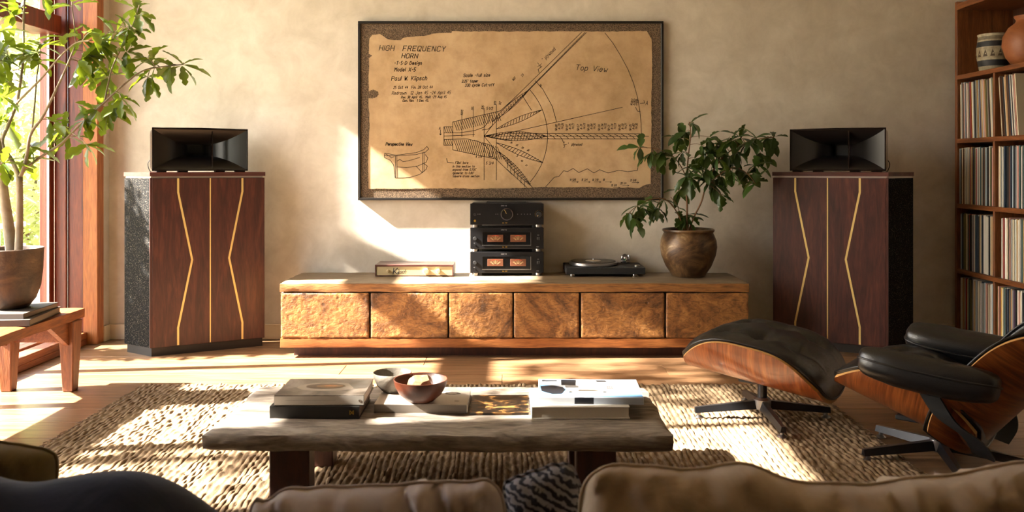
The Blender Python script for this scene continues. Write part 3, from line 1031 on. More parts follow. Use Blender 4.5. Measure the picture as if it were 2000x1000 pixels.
for i in range(20):                        # grain of the plywood
    t = i / 20
    L.append(A5((t * 395 + 8, 500 - t * 400), (t * 395 + 38, 455 - t * 400 + 14)))
    L.append(A5((10 + i * 35, 628), (35 + i * 35, 640), (45 + i * 35, 650)))
    if i < 6:
        L.append(A5((4 + i * 18, 765 + i * 22), (i * 18 + 2, 805 + i * 20)))
ink('drawing', L, .75)
L = [A4((163, 740), (165, 727), (225, 738), (330, 725), (370, 710), (388, 692), (398, 705), (380, 722), (330, 735), (222, 742), (163, 740)),
     A4((163, 740), (163, 750), (195, 765), (212, 790), (220, 858), (260, 858), (300, 855), (350, 840), (385, 812), (390, 795), (370, 780)),
     A4((222, 742), (222, 858)), A4((229, 742), (231, 856)), A4((365, 725), (365, 830)), A4((373, 722), (373, 825)),
     A4((230, 800), (280, 804), (340, 795), (385, 775), (393, 752), (380, 735)), A4((230, 770), (245, 760), (262, 772), (290, 768), (350, 750)), A4((330, 795), (365, 832)),
     A4((170, 732), (190, 742), (200, 752), (215, 746))]
ink('drawing', L, .75)

# ------------------------------------------------------------------ hi-fi units on the sideboard
AW, AD, AH = .49, .34, .142
MAT['amp'] = plain('black_brushed_metal', '#17171a', .42, .5, bump=.03, bscale=200)
MAT['ampdark'] = plain('dark_display', '#050506', .15)
MAT['meter'] = emis('meter_face', '#5a3018', .06)
MAT['meterink'] = plain('meter_scale', '#b59c6c', .6)
MAT['meterred'] = emis('meter_red', '#b03a20', .25)
MAT['goldink'] = plain('gold_print', '#c49a35', .4, .3)
MAT['silverink'] = plain('silver_print', '#b5b5b8', .4, .3)
def strokes_obj(name, lines, wd, mat, parent, lift):
    bm = bmn()
    ribbons(bm, lines, wd, lambda x, y: (x, -y), lift)
    return obj(name, bm, mat, parent)
def amp_base(label, z, name):
    t = thing(name, label, 'amplifier', (-.034, 5.80, z))
    h0 = .019
    obj('case', rbox(-AW / 2 + .006, AW / 2 - .006, .012, AD, h0, AH + h0 - .003, .002, 1), MAT['amp'], t)
    fp = obj('front_panel', rbox(-AW / 2, AW / 2, 0, .014, h0, AH + h0, .003, 2), MAT['amp'], t)
    for fx in (-AW / 2 + .035, AW / 2 - .035):
        for fy in (.03, AD - .04):
            bm = bmn()
            lathe(bm, [(.022, 0), (.023, .004), (.023, h0 + .001)], 20)
            sharp(obj('foot', bm, MAT['steel'], t, loc=(fx, fy, 0)))
            obj('foot_block', rbox(fx + (.023 if fx < 0 else -.043), fx + (.043 if fx < 0 else -.023), fy - .015, fy + .015, 0, h0 + .001), MAT['matteblack'], t)
    zc = h0 + AH
    strokes_obj('lettering', text_strokes('ONKYO', -.038, -(zc - .018), .0055, 0, 0, 4.8, 0, 1.0), .0013, MAT['silverink'], fp, -.0006)
    return t, fp, h0
def knob(name, parent, x, z, r, dpt, mat, y=0, n=28):
    bm = bmn()
    lathe(bm, [(r, 0), (r, dpt * .7), (r * .92, dpt)], n)
    for v in bm.verts:
        v.co = Vector((v.co.x + x, y - v.co.z, v.co.y + z))
    bmesh.ops.recalc_face_normals(bm, faces=bm.faces[:])
    return sharp(obj(name, bm, mat, parent))
def ring(name, parent, x, z, r0, r1, y0, y1, mat, n=32):
    bm = bmn()
    prof = [(r0, y0), (r0, y1), (r1, y1), (r1, y0)]
    R_ = [[bm.verts.new((x + r * math.cos(2 * PI * i / n), y, z + r * math.sin(2 * PI * i / n))) for i in range(n)] for r, y in prof]
    for a, b_ in zip(R_, R_[1:] + R_[:1]):
        for i in range(n):
            bm.faces.new((a[i], a[(i + 1) % n], b_[(i + 1) % n], b_[i]))
    bmesh.ops.recalc_face_normals(bm, faces=bm.faces[:])
    return sharp(obj(name, bm, mat, parent))
def power_amp(label, z):
    t, fp, h0 = amp_base(label, z, 'power_amplifier')
    zc = h0 + AH / 2
    dx0, dx1, dz0, dz1 = -.162, .158, zc - .045, zc + .040
    dsp = obj('display_window', rbox(dx0, dx1, -.0012, .002, dz0, dz1), MAT['ampdark'], t)
    bm = bmn()
    box(bm, dx0 - .003, dx1 + .003, -.005, 0, dz0 - .003, dz0)
    box(bm, dx1, dx1 + .003, -.005, 0, dz0, dz1)
    obj('bezel', bm, MAT['steel'], dsp)
    bm = bmn()
    box(bm, dx0 - .003, dx1 + .003, -.004, 0, dz1, dz1 + .003)
    box(bm, dx0 - .003, dx0, -.004, 0, dz0, dz1)
    obj('bezel', bm, MAT['amp'], dsp)
    for mx in (-.077, .075):
        me_ = obj('meter', rbox(mx - .052, mx + .052, -.0035, -.001, zc - .024, zc + .023, .001, 1), MAT['meter'], t)
        ln = []
        for i in range(9):
            a = R(-52 + 13 * i)
            ln.append([(mx + .018 * math.sin(a), -(zc - .021 + .014 * math.cos(a))), (mx + .046 * math.sin(a), -(zc - .019 + .037 * math.cos(a)))])
        for i in range(5):
            a = R(-48 + 24 * i)
            for s in (-.0018, .0018):
                ln.append([(mx + .014 * math.sin(a) + s, -(zc - .02 + .012 * math.cos(a))), (mx + .044 * math.sin(a) + s, -(zc - .018 + .034 * math.cos(a)))])
        strokes_obj('scale', ln, .0009, MAT['meterink'], me_, -.0040)
        strokes_obj('red_arc', [[(mx + .045 * math.sin(R(a)), -(zc - .022 + .041 * math.cos(R(a)))) for a in range(-30, 31, 6)]], .003, MAT['meterred'], me_, -.0043)
    strokes_obj('lettering', text_strokes('Icon  M-80', -.030, -(h0 + .010), .006, 0, .35, 1.3, .1, .7), .0012, MAT['goldink'], fp, -.0006)
    knob('button', t, -.213, zc - .002, .012, .006, MAT['matteblack'])
    knob('standby_button', t, -.213, zc - .045, .005, .003, MAT['black'])
    obj('selector', rbox(.201, .223, -.005, 0, zc - .010, zc + .012, .002, 1), MAT['matteblack'], t)
    strokes_obj('lettering', text_strokes('POWER', -.222, -(zc - .034), .003, 0, 0, 1.2, 0, .7) + text_strokes('SPEAKERS', .197, -(zc - .058), .003, 0, 0, 1.2, 0, .7)
                + text_strokes('METER', .204, -(zc + .02), .003, 0, 0, 1.2, 0, .7), .0006, MAT['silverink'], fp, -.0006)
    return t
UH = AH + .019
power_amp('black power amplifier with two orange meters at the bottom of the stack', SZ)
power_amp('black power amplifier with two orange meters in the middle of the stack', SZ + UH)
t, fp, h0 = amp_base('black preamplifier with a large round dial on top of the stack', SZ + 2 * UH, 'preamplifier')
zc = h0 + AH / 2
ring('dial_ring', t, .0, zc, .036, .041, -.02, 0, MAT['chrome'])
dial = knob('volume_dial', t, 0, zc, .036, .016, MAT['black'])
bm = bmn()
tube(bm, [(-.003, -.0165, zc + .004), (-.016, -.0165, zc + .028)], .0012, 6)
obj('pointer', bm, MAT['gold'], dial)
kn = knob('input_knob', t, .213, zc - .002, .019, .016, MAT['matteblack'])
bm = bmn()
tube(bm, [(.208, -.0165, zc - .006), (.202, -.0165, zc - .015)], .001, 6)
obj('pointer', bm, MAT['gold'], kn)
strokes_obj('tick_marks', [[(.213 + .024 * math.cos(R(a)), -(zc + .024 * math.sin(R(a)))), (.213 + .027 * math.cos(R(a)), -(zc + .027 * math.sin(R(a))))] for a in range(-30, 211, 20)], .001, MAT['goldink'], fp, -.0006)
knob('button', t, -.213, zc - .002, .010, .005, MAT['matteblack'])
ring('headphone_jack', t, -.213, zc - .045, .004, .007, -.003, 0, MAT['goldink'], 16)
strokes_obj('lettering', text_strokes('Icon  P-80', -.030, -(h0 + .010), .006, 0, .35, 1.3, .1, .7), .0012, MAT['goldink'], fp, -.0006)
ln = []
for x in (.07, .095, .115, .135, .155):
    ln += [[(x, -zc), (x + .003, -zc)]]
for x in (-.195, -.187, -.18, -.075, -.062):
    ln += [[(x, -zc), (x + .003, -zc)]]
strokes_obj('indicator_marks', ln, .002, MAT['silverink'], fp, -.0006)
obj('vent_plate', rbox(-.14, .13, .05, .28, UH - .002, UH + .004), MAT['matteblack'], t)

# small amplifier in a walnut sleeve
MAT['champagne'] = plain('champagne_panel', '#b5a57f', .4, .3)
MAT['ivory'] = plain('ivory_knob', '#d2c6a6', .4)
t = thing('compact_amplifier', 'low walnut cased amplifier with champagne front panel and three knobs', 'amplifier', (-.648, 5.765, SZ))
cw = .26
for x0, x1, z0, z1 in ((-cw, cw, .066, .078), (-cw, cw, .003, .009), (-cw, -cw + .009, .009, .066), (cw - .009, cw, .009, .066)):
    obj('case_board', rbox(x0, x1, 0, .22, z0, z1, .0015, 1), MAT['walnuttop'], t)
obj('front_panel', rbox(-cw + .009, cw - .009, .004, .012, .009, .066), MAT['champagne'], t)
obj('rear_body', rbox(-cw + .009, cw - .009, .012, .218, .009, .066), MAT['matteblack'], t)
for x, z, r in ((-.175, .037, .009), (.078, .036, .021), (.16, .036, .0145)):
    kn = knob('knob', t, x, z, r, .016, MAT['ivory'], .004)
    knob('knob_cap', kn, x, z, r * .72, .003, MAT['champagne'], -.012)
fx = bmn()
ribbons(fx, text_strokes('K', -.14, -.016, .040, 0, .12, 1, 0, .95), .0055, lambda x, y: (x, -y), .0032)
ribbons(fx, text_strokes('lipsch', -.112, -.020, .026, 0, .35, .75, 0, .72), .003, lambda x, y: (x, -y), .0032)
obj('lettering', fx, MAT['matteblack'], t)
for x in (-.22, .22):
    for y in (.03, .19):
        obj('foot', rbox(x - .012, x + .012, y - .012, y + .012, 0, .004), MAT['matteblack'], t)

# turntable
t = thing('turntable', 'low black turntable with silver platter and a record on it', 'turntable', (.618, 5.74, SZ))
tw, td = .262, .37
obj('plinth', rbox(-tw, tw, 0, td, .018, .062, .003, 2), MAT['matteblack'], t)
for x in (-.215, .2):
    for y in (.05, td - .05):
        bm = bmn()
        lathe(bm, [(.018, 0), (.021, .003), (.021, .019)], 20)
        sharp(obj('foot', bm, MAT['chrome'], t, loc=(x, y, 0)))
pl = bmn()
lathe(pl, [(.155, .062), (.163, .066), (.163, .081), (.158, .085)], 64)
plat = sharp(obj('platter', pl, MAT['steel'], t, loc=(-.065, .19, 0)))
bm = bmn()
lathe(bm, [(.152, .085), (.153, .087), (.152, .0885)], 64)
MAT['vinyl'] = plain('vinyl', '#0d0d0e', .25)
rec = sharp(obj('record', bm, MAT['vinyl'], plat))
bm = bmn()
lathe(bm, [(.054, .0885), (.054, .0891)], 40)
obj('record_label', bm, plain('record_label', '#b9b0a0', .6), rec)
bm = bmn()
lathe(bm, [(.003, .089), (.003, .102), (.001, .104)], 10)
obj('spindle', bm, MAT['chrome'], plat)
ta = bmn()
lathe(ta, [(.034, .062), (.034, .074), (.027, .078), (.016, .08), (.016, .104), (.012, .108)], 28)
arm = sharp(obj('tonearm_base', ta, MAT['chrome'], t, loc=(.165, .27, 0)))
bm = bmn()
tube(bm, [(0, .05, .104), (0, .0, .104), (-.008, -.12, .1), (-.032, -.19, .096)], .0045, 10)
obj('tonearm', bm, MAT['chrome'], arm)
bm = bmn()
cyl(bm, (0, .03, .104), (0, .07, .104), .019, .019, 20)
obj('counterweight', bm, MAT['steel'], arm)
obj('headshell', rbox(-.045, -.026, -.225, -.185, .09, .099, .002, 1), MAT['matteblack'], arm)
bm = bmn()
cyl(bm, (.026, .01, .078), (.026, .01, .118), .01, .01, 16)
cyl(bm, (-.022, .02, .078), (-.022, .02, .112), .008, .008, 16)
obj('cueing_post', bm, MAT['chrome'], arm)
bm = bmn()
cyl(bm, (-.004, -.016, .09), (-.004, -.019, .09), .007, .007, 12)
obj('jewel', bm, plain('green_jewel', '#1f7a4a', .2), arm)
bm = bmn()
lathe(bm, [(.019, .062), (.019, .070), (.015, .074)], 24)
sharp(obj('speed_knob', bm, MAT['steel'], t, loc=(.215, .06, 0)))

# ------------------------------------------------------------------ leaves
def leaf_mesh(name, L, Wd, lobes, mat, curl=.25, seed=0):
    rnd = random.Random(seed)
    n = 11
    bm = bmn()
    mid, lf, rt = [], [], []
    for i in range(n):
        t = i / (n - 1)
        wv = Wd * math.sin(PI * min(1, t ** .8)) ** .8 * (.65 + .5 * t)
        if lobes:
            wv *= 1 - .42 * (abs(math.sin(t * PI * lobes)) < .45) * (t < .85)
        x = L * t
        z = -curl * L * t * t
        mid.append(bm.verts.new((x, 0, z)))
        if 0 < i < n - 1:
            s1, s2 = rnd.uniform(.85, 1.1), rnd.uniform(.85, 1.1)
            lf.append(bm.verts.new((x + wv * .35 * (1 if lobes else .3), wv * s1, z + wv * .25)))
            rt.append(bm.verts.new((x + wv * .35 * (1 if lobes else .3), -wv * s2, z + wv * .25)))
    for i in range(n - 1):
        for sd, flip in ((lf, False), (rt, True)):
            a, b_ = mid[i], mid[i + 1]
            c = sd[i] if i < n - 2 else None
            d = sd[i - 1] if i > 0 else None
            f = [v for v in (a, b_, c, d) if v is not None]
            if len(f) >= 3:
                bm.faces.new(list(reversed(f)) if flip else f)
    me = bpy.data.meshes.new(name)
    bm.normal_update()
    bm.to_mesh(me)
    bm.free()
    me.materials.append(mat)
    me.polygons.foreach_set('use_smooth', [True] * len(me.polygons))
    return me

def place_leaf(me, p, d, parent, roll, sc, name='leaf'):
    d = d.normalized()
    up = Vector((0, 0, 1))
    if abs(d.dot(up)) > .97:
        up = Vector((0, 1, 0))
    y = up.cross(d).normalized()
    z = d.cross(y)
    M3 = Matrix((d, y, z)).transposed() @ Matrix.Rotation(roll, 3, 'X')
    M4 = Matrix.Translation(p) @ M3.to_4x4() @ Matrix.Diagonal((sc, sc, sc, 1))
    o = bpy.data.objects.new(name, me)
    C.objects.link(o)
    o.parent = parent
    o.matrix_local = M4
    return o

def nearest(paths, p):
    best, bd = None, 1e9
    for pl in paths:
        for q in pl:
            d = (q - p).length
            if d < bd:
                best, bd = q, d
    return best, bd

def plant(t, base, branches, clusters, Ydep, spread, leaves, barkm, n_leaf, r0, seed, droop, twr=.0022):
    """branches: list of (pixel path, start radius, end radius, depth start, depth end)"""
    rnd = random.Random(seed)
    paths = []
    org = Vector(t.location)
    for pts, ra, rb, da, db in branches:
        k = len(pts)
        pp = [P(x, y, Ydep + da + (db - da) * i / (k - 1)) - org for i, (x, y) in enumerate(pts)]
        sp = smooth_path(pp, 5)
        paths.append(sp)
        bm = bmn()
        tube(bm, sp, [ra + (rb - ra) * i / (len(sp) - 1) for i in range(len(sp))], 8)
        obj('branch', bm, barkm, t, True)
    for (x, y) in clusters:
        p0 = P(x, y, Ydep) - org
        # take the depth of the nearest branch, then spread
        q = min((q for pl in paths for q in pl), key=lambda q: (q.x - p0.x) ** 2 + (q.z - p0.z) ** 2)
        yd = Ydep + q.y + org.y - Ydep + rnd.uniform(-spread, spread)
        p = P(x, y, yd) - org
        axis = p - q
        if axis.length < .01:
            axis = Vector((rnd.uniform(-1, 1), rnd.uniform(-1, 1), .4)) * .03
        bm = bmn()
        mid = (p + q) / 2 + Vector((0, 0, .01))
        tube(bm, smooth_path([q, mid, p], 3), [twr * 1.3] * 3 + [twr] * 4, 5)
        obj('twig', bm, barkm, t, True)
        axis.normalize()
        a0 = rnd.uniform(0, 6.28)
        s1 = axis.orthogonal().normalized()
        s2 = axis.cross(s1)
        k = rnd.choice(n_leaf)
        for i in range(k):
            a = a0 + i * 2.4
            side = s1 * math.cos(a) + s2 * math.sin(a)
            d = side * rnd.uniform(.7, 1.1) + axis * rnd.uniform(.2, .7) + Vector((0, 0, -droop * rnd.uniform(.3, 1.2)))
            place_leaf(rnd.choice(leaves), p - axis * rnd.uniform(0, .03), d, t, rnd.uniform(-.6, .6), rnd.uniform(.75, 1.15))
    return paths

# ------------------------------------------------------------------ bench with potted tree at the window
bn = thing('bench', 'worn low wooden bench with tapered legs under the potted tree', 'bench', (-2.53, 4.2, 0))
sharp(obj('bench_top', rough_box(-.20, .20, -.75, .56, .375, .43, .05, .003, 4, .007, 2), MAT['bench'], bn, True), 45)
for ly in (-.60, .46):
    for sx in (-1, 1):
        bm = bmn()
        M4 = [(.045, .012), (.026, .02)]
        top = [(sx * .165 + a * .042, ly + b_ * .05, .376) for a, b_ in ((-1, -1), (1, -1), (1, 1), (-1, 1))]
        bot = [(sx * .165 + .0 + a * .028, ly + b_ * .03, 0) for a, b_ in ((-1, -1), (1, -1), (1, 1), (-1, 1))]
        A = [bm.verts.new(v) for v in top]
        B = [bm.verts.new(v) for v in bot]
        bm.faces.new(A)
        bm.faces.new(list(reversed(B)))
        for i in range(4):
            bm.faces.new((A[i], B[i], B[(i + 1) % 4], A[(i + 1) % 4]))
        bmesh.ops.recalc_face_normals(bm, faces=bm.faces[:])
        bmesh.ops.bevel(bm, geom=bm.edges[:], offset=.004, segments=1, affect='EDGES')
        obj('leg', bm, MAT['benchleg'], bn)
    obj('leg_rail', rbox(-.14, .14, ly - .018, ly + .018, .26, .376, .003, 1), MAT['bench'], bn)
for sx in (-1, 1):
    bm = bmn()
    for (a, b_) in ((.43, .26),):
        V0 = [(.165 * sx - .014, a, .376), (.165 * sx - .014, a, .24), (.165 * sx - .014, a - .2, .376)]
        V1 = [(x + .028, y, z) for x, y, z in V0]
        A = [bm.verts.new(v) for v in V0]
        B = [bm.verts.new(v) for v in V1]
        bm.faces.new(A); bm.faces.new(list(reversed(B)))
        for i in range(3):
            bm.faces.new((A[i], B[i], B[(i + 1) % 3], A[(i + 1) % 3]))
    bmesh.ops.recalc_face_normals(bm, faces=bm.faces[:])
    obj('gusset', bm, MAT['bench'], bn)
MAT['bookdark'] = plain('dark_book_cloth', '#3c332c', .7, bump=.1)
MAT['pages'] = plain('page_block', '#b5a890', .9, bump=.2, bscale=150)
def book(name, label, loc, rotz, w, d, th, cover, pages=None, spine='y-', cov_t=.003, group=None, softcover=False):
    """book lying flat; spine on the side facing -y"""
    t = thing(name, label, 'book', loc, rotz, group)
    pages = pages or MAT['pages']
    obj('pages', rbox(-w / 2 + .004, w / 2 - .004, -d / 2 + .004, d / 2 - .004, cov_t, th - cov_t), pages, t)
    top = obj('cover', rbox(-w / 2, w / 2, -d / 2, d / 2, th - cov_t, th, .001, 1), cover, t)
    obj('back_cover', rbox(-w / 2, w / 2, -d / 2, d / 2, 0, cov_t, .001, 1), cover, t)
    if spine:
        obj('spine', rbox(-w / 2, w / 2, -d / 2, -d / 2 + cov_t, 0, th, .0015, 1), cover, t)
    return t, top
book('book', 'dark book lying lowest under the potted tree on the bench', (-2.515, 4.36, .431), R(8), .34, .40, .032, MAT['bookdark'], plain('grey_pages', '#6d6052', .8))
book('book', 'slightly smaller dark book directly under the tree pot', (-2.52, 4.37, .463), R(3), .31, .36, .026, MAT['bookdark'], plain('brown_pages', '#75675a', .8))
MAT['potbrown'] = m_pot('aged_brown_pot', [(.3, '#1f1712'), (.5, '#3c2c20'), (.66, '#57422d'), (.8, '#8a6d44')], 6, .5, 0, .5)
TP = Vector((-2.525, 4.38, .489))
pt = thing('tree_pot', 'dark brown tapered planter standing on two books on the bench', 'pot', TP)
def pot_bm(prof, n=48):
    bm = bmn()
    lathe(bm, prof, n, cap0=True, cap1=True)
    return bm
sharp(obj('planter', pot_bm([(.07, 0), (.085, .004), (.118, .05), (.138, .11), (.147, .19), (.151, .285), (.153, .297), (.149, .301), (.142, .297), (.138, .27), (.12, .262)]), MAT['potbrown'], pt), 40)
MAT['soil'] = plain('soil', '#241a12', .95, bump=.8, bscale=60, bdist=.02)
obj('soil', lathe(bmn(), [(.138, .25), (.138, .27), (.06, .277)], 32), MAT['soil'], pt, True)
MAT['treebark'] = plain('grey_bark', '#7d6c58', .85, var='#9d8f7a', vscale=14, bump=.3, bscale=50)
MAT['treeleaf'] = leafmat('tree_leaf', '#30450f', '#567021', '#93a626', .27, .35)
tl = [leaf_mesh('leaf', .13, .026, 4, MAT['treeleaf'], .25, 1), leaf_mesh('leaf', .135, .034, 3, MAT['treeleaf'], .2, 2), leaf_mesh('leaf', .11, .027, 2, MAT['treeleaf'], .35, 3)]
tr = thing('potted_tree', 'small indoor tree with sunlit lobed green leaves reaching over the loudspeaker', 'tree', TP + Vector((0, 0, .285)))
br = [([(24, 497), (15, 430), (8, 380), (0, 310), (-14, 230), (-22, 120), (-20, 20)], .030, .010, .02, -.1),
      ([(36, 497), (38, 430), (38, 345)], .020, .016, -.03, -.03),
      ([(38, 348), (24, 315), (4, 280), (16, 245), (32, 204), (40, 160), (46, 104), (46, 40), (50, -30)], .011, .004, -.03, .1),
      ([(38, 348), (46, 330), (53, 300), (60, 262), (85, 225), (112, 170), (128, 135), (146, 92)], .010, .004, -.03, -.1),
      ([(50, 328), (85, 303), (120, 280), (156, 244), (208, 196), (248, 160), (280, 138), (320, 130), (358, 126)], .007, .003, -.03, .12),
      ([(34, 200), (56, 178), (80, 154), (116, 112), (148, 84), (175, 80)], .006, .003, .03, -.12),
      ([(205, 196), (212, 160), (222, 125), (244, 80), (262, 42), (272, 10)], .005, .0025, .06, .15),
      ([(62, 262), (68, 200), (72, 150), (78, 110)], .005, .003, -.05, .08)]
cl = [(80, 85), (52, 105), (118, 70), (165, 78), (192, 85), (212, 62), (238, 52), (262, 15), (278, 30), (250, 58), (262, 62), (250, 102), (288, 112), (330, 132), (358, 126), (300, 130),
      (288, 152), (215, 108), (162, 128), (175, 108), (206, 152), (240, 195), (225, 208), (215, 225), (182, 215), (165, 235), (174, 288), (118, 246), (136, 268), (62, 288), (52, 310),
      (15, 160), (8, 190), (22, 140), (5, 62), (22, 30), (10, 222), (2, 100), (32, 12), (92, -5), (140, 2), (6, 318), (12, 240), (8, 120), (78, 118), (70, 100), (190, 130), (108, 240), (160, 118), (180, 62)]
plant(tr, None, br, cl, 4.38, .06, tl, MAT['treebark'], (5, 6, 6), .02, 11, .35)

# ------------------------------------------------------------------ round pot and plant on the sideboard
PP = Vector((1.17, 5.775, SZ + .002))
pt = thing('round_pot', 'round bronze glazed pot on the end of the sideboard', 'pot', PP)
MAT['potbronze'] = m_pot('bronze_glaze', [(.34, '#1f150d'), (.48, '#4a3522'), (.6, '#6e5436'), (.72, '#b09a78')], 5, .36, .15, .35)
prof = [(.095, 0), (.108, .006), (.15, .07), (.178, .14), (.187, .195), (.182, .24), (.168, .275), (.160, .289), (.164, .295), (.171, .302), (.170, .312), (.163, .315), (.152, .308), (.145, .285), (.13, .275)]
sharp(obj('vessel', pot_bm(prof, 56), MAT['potbronze'], pt), 50)
obj('soil', lathe(bmn(), [(.148, .268), (.148, .283), (.06, .288)], 32), MAT['soil'], pt, True)
MAT['plantleaf'] = leafmat('plant_leaf', '#1f3514', '#37541f', '#7f9a3a', .18, .38)
MAT['plantstem'] = plain('reddish_stem', '#6a4a2c', .7)
pl_ = [leaf_mesh('leaf', .115, .026, 0, MAT['plantleaf'], .3, 4), leaf_mesh('leaf', .13, .034, 2, MAT['plantleaf'], .3, 5), leaf_mesh('leaf', .105, .028, 3, MAT['plantleaf'], .4, 6)]
tr = thing('potted_plant', 'bushy dark green plant growing from the round bronze pot', 'plant', PP + Vector((0, 0, .285)))
br = [([(1341, 456), (1342, 400), (1340, 360), (1345, 300), (1349, 262), (1346, 238)], .007, .003, 0, .02),
      ([(1344, 456), (1355, 425), (1370, 394), (1380, 360), (1398, 325), (1425, 296), (1455, 280), (1492, 270), (1512, 268)], .006, .003, .01, -.05),
      ([(1338, 456), (1325, 420), (1304, 392), (1278, 388), (1250, 398), (1226, 418)], .005, .002, 0, -.12),
      ([(1340, 345), (1328, 322), (1310, 302), (1278, 290), (1246, 288)], .004, .002, .02, -.1),
      ([(1376, 370), (1400, 345), (1430, 328), (1456, 336), (1476, 360)], .004, .002, .0, -.15),
      ([(1340, 452), (1330, 425), (1322, 400), (1310, 385)], .004, .002, 0, .08)]
cl = [(1355, 240), (1338, 258), (1326, 270), (1248, 288), (1272, 300), (1292, 300), (1310, 308), (1330, 298), (1388, 268), (1400, 280), (1415, 290), (1430, 272), (1446, 268), (1460, 280),
      (1476, 270), (1496, 270), (1510, 268), (1400, 308), (1425, 310), (1440, 326), (1458, 340), (1470, 352), (1480, 322), (1486, 305), (1345, 330), (1352, 348), (1325, 372), (1340, 345),
      (1375, 330), (1390, 350), (1410, 345), (1400, 366), (1412, 384), (1346, 418), (1336, 424), (1296, 392), (1270, 395), (1256, 408), (1230, 420), (1240, 428), (1245, 402), (1284, 412),
      (1420, 270), (1380, 300), (1412, 300), (1440, 300), (1395, 330), (1425, 335), (1362, 310), (1375, 285)]
plant(tr, None, br, cl, 5.775, .09, pl_, MAT['plantstem'], (5, 6, 6), .02, 17, .55, .0016)

# pottery in the bookcase
m, nt, b = newmat('banded_stoneware')
v = coords(nt)
sx = nt.nodes.new('ShaderNodeSeparateXYZ')
nt.links.new(v, sx.inputs[0])
mu = nt.nodes.new('ShaderNodeMath'); mu.operation = 'DIVIDE'; mu.inputs[1].default_value = .255
nt.links.new(sx.outputs['Z'], mu.inputs[0])
r = nt.nodes.new('ShaderNodeValToRGB')
r.color_ramp.interpolation = 'CONSTANT'
el = r.color_ramp.elements
for p_, c_ in ((0, '#a59a80'), (.16, '#25282c'), (.31, '#b3a78c'), (.36, '#a3967a'), (.64, '#b3a78c'), (.66, '#24272b'), (.80, '#a99d82'), (.84, '#7b715c'), (.93, '#b7ab90')):
    if p_ == 0:
        e = el[0]
    else:
        e = el.new(p_)
    e.position = p_
    e.color = lin(c_)
el.remove(el[len(el) - 1]) if el[len(el) - 1].position == 1.0 else None
nt.links.new(mu.outputs[0], r.inputs[0])
nt.links.new(mixc(nt, .5, r.outputs[0], ramp(nt, [(.35, '#7a7468'), (.6, '#ffffff')], nz(nt, v, 30, 5)), 'MULTIPLY'), b.inputs['Base Color'])
b.inputs['Roughness'].default_value = .55
MAT['banded'] = m
t = thing('striped_jar', 'cream and dark banded stoneware jar on the upper bookcase shelf', 'jar', (3.2, 5.79, BZ[4]))
prof = [(.075, 0), (.080, .004), (.092, .06), (.100, .12), (.099, .17), (.092, .225), (.090, .24), (.094, .25), (.093, .255), (.086, .255), (.083, .235), (.07, .2)]
sharp(obj('body', pot_bm(prof, 40), MAT['banded'], t), 40)
ln = []
for i in range(14):
    a = 2 * PI * i / 14
    ln.append((a, a + .2))
bm = bmn()
for a, b_ in ln:                             # painted triangles on the middle band
    q = []
    for aa, z in ((a, .103), (b_ + .1, .103), ((a + b_ + .1) / 2, .152)):
        rr = .1003
        q.append(bm.verts.new((rr * math.cos(aa), rr * math.sin(aa), z)))
    bm.faces.new(q)
obj('painted_triangles', bm, plain('umber_paint', '#4b3d2c', .7), t)
t = thing('terracotta_jar', 'round terracotta jar with a narrow neck on the upper bookcase shelf', 'jar', (3.215, 5.42, BZ[4]))
prof = [(.075, 0), (.085, .005), (.125, .06), (.147, .13), (.142, .19), (.11, .245), (.072, .275), (.066, .29), (.078, .308), (.08, .315), (.072, .315), (.058, .29), (.05, .27)]
sharp(obj('body', pot_bm(prof, 44), m_pot('terracotta', [(.3, '#6b3a20'), (.55, '#8f5530'), (.8, '#a86c42')], 4, .5, 0, .2), t), 40)

# ------------------------------------------------------------------ jute rug
RX0, RX1, RY0, RY1 = -2.0, 1.59, 2.2, 4.77
ncord, per = 150, 6
nx = ncord * per + 1
ny = 200
verts, faces = [], []
rr = random.Random(9)
ph = [rr.uniform(0, 6.28) for _ in range(ncord + 1)]
hh = [rr.uniform(.75, 1.15) for _ in range(ncord + 1)]
for j in range(ny):
    yv = RY0 + (RY1 - RY0) * j / (ny - 1)
    for i in range(nx):
        c, f = divmod(i, per)
        f = f / per
        c = min(c, ncord)
        xv = RX0 + (RX1 - RX0) * i / (nx - 1)
        wv = noise.noise(Vector((c * 3.1, yv * 5.0, 0))) * .010 + noise.noise(Vector((c * .22, yv * 2.2, 7))) * .02
        st = .62 + .30 * math.sin(yv * 2 * PI / .085 + ph[c] + 5 * noise.noise(Vector((c * 1.7, yv * 4, 2)))) + .35 * noise.noise(Vector((c * 2.3, yv * 16, 9)))
        z = .0035 + .0125 * hh[c] * (math.sin(PI * f) ** .55 if f > 0 else 0) * st
        z += .003 * noise.noise(Vector((xv * 2.2, yv * 2.2, 4)))
        e = min(i, nx - 1 - i)
        if 0 < i < nx - 1:
            xv += wv
        if j in (0, ny - 1):
            z = .001
        verts.append((xv, yv + (rr.uniform(-.008, .008) if j in (0, ny - 1) else 0), max(z, .001)))
for j in range(ny - 1):
    for i in range(nx - 1):
        a = j * nx + i
        faces.append((a, a + 1, a + nx + 1, a + nx))
me = bpy.data.meshes.new('rug')
me.from_pydata(verts, [], faces)
me.materials.append(MAT['rug'])
me.polygons.foreach_set('use_smooth', [True] * len(me.polygons))
rug = tag(inst('rug', me), 'large coarse woven jute rug under the coffee table', 'rug')
bm = bmn()
for sx, xe in ((-1, RX0), (1, RX1)):
    y = RY0
    while y < RY1:
        L = rr.uniform(.012, .035)
        p = Vector((xe - sx * .004, y, .006))
        tube(bm, [p, p + Vector((sx * L * .6, rr.uniform(-.006, .006), .002)), p + Vector((sx * L, rr.uniform(-.012, .012), -.003))], [.0025, .002, .0015], 4)
        y += rr.uniform(.010, .02)
o = obj('fringe', bm, MAT['rug'], rug)
o['kind'] = 'stuff'
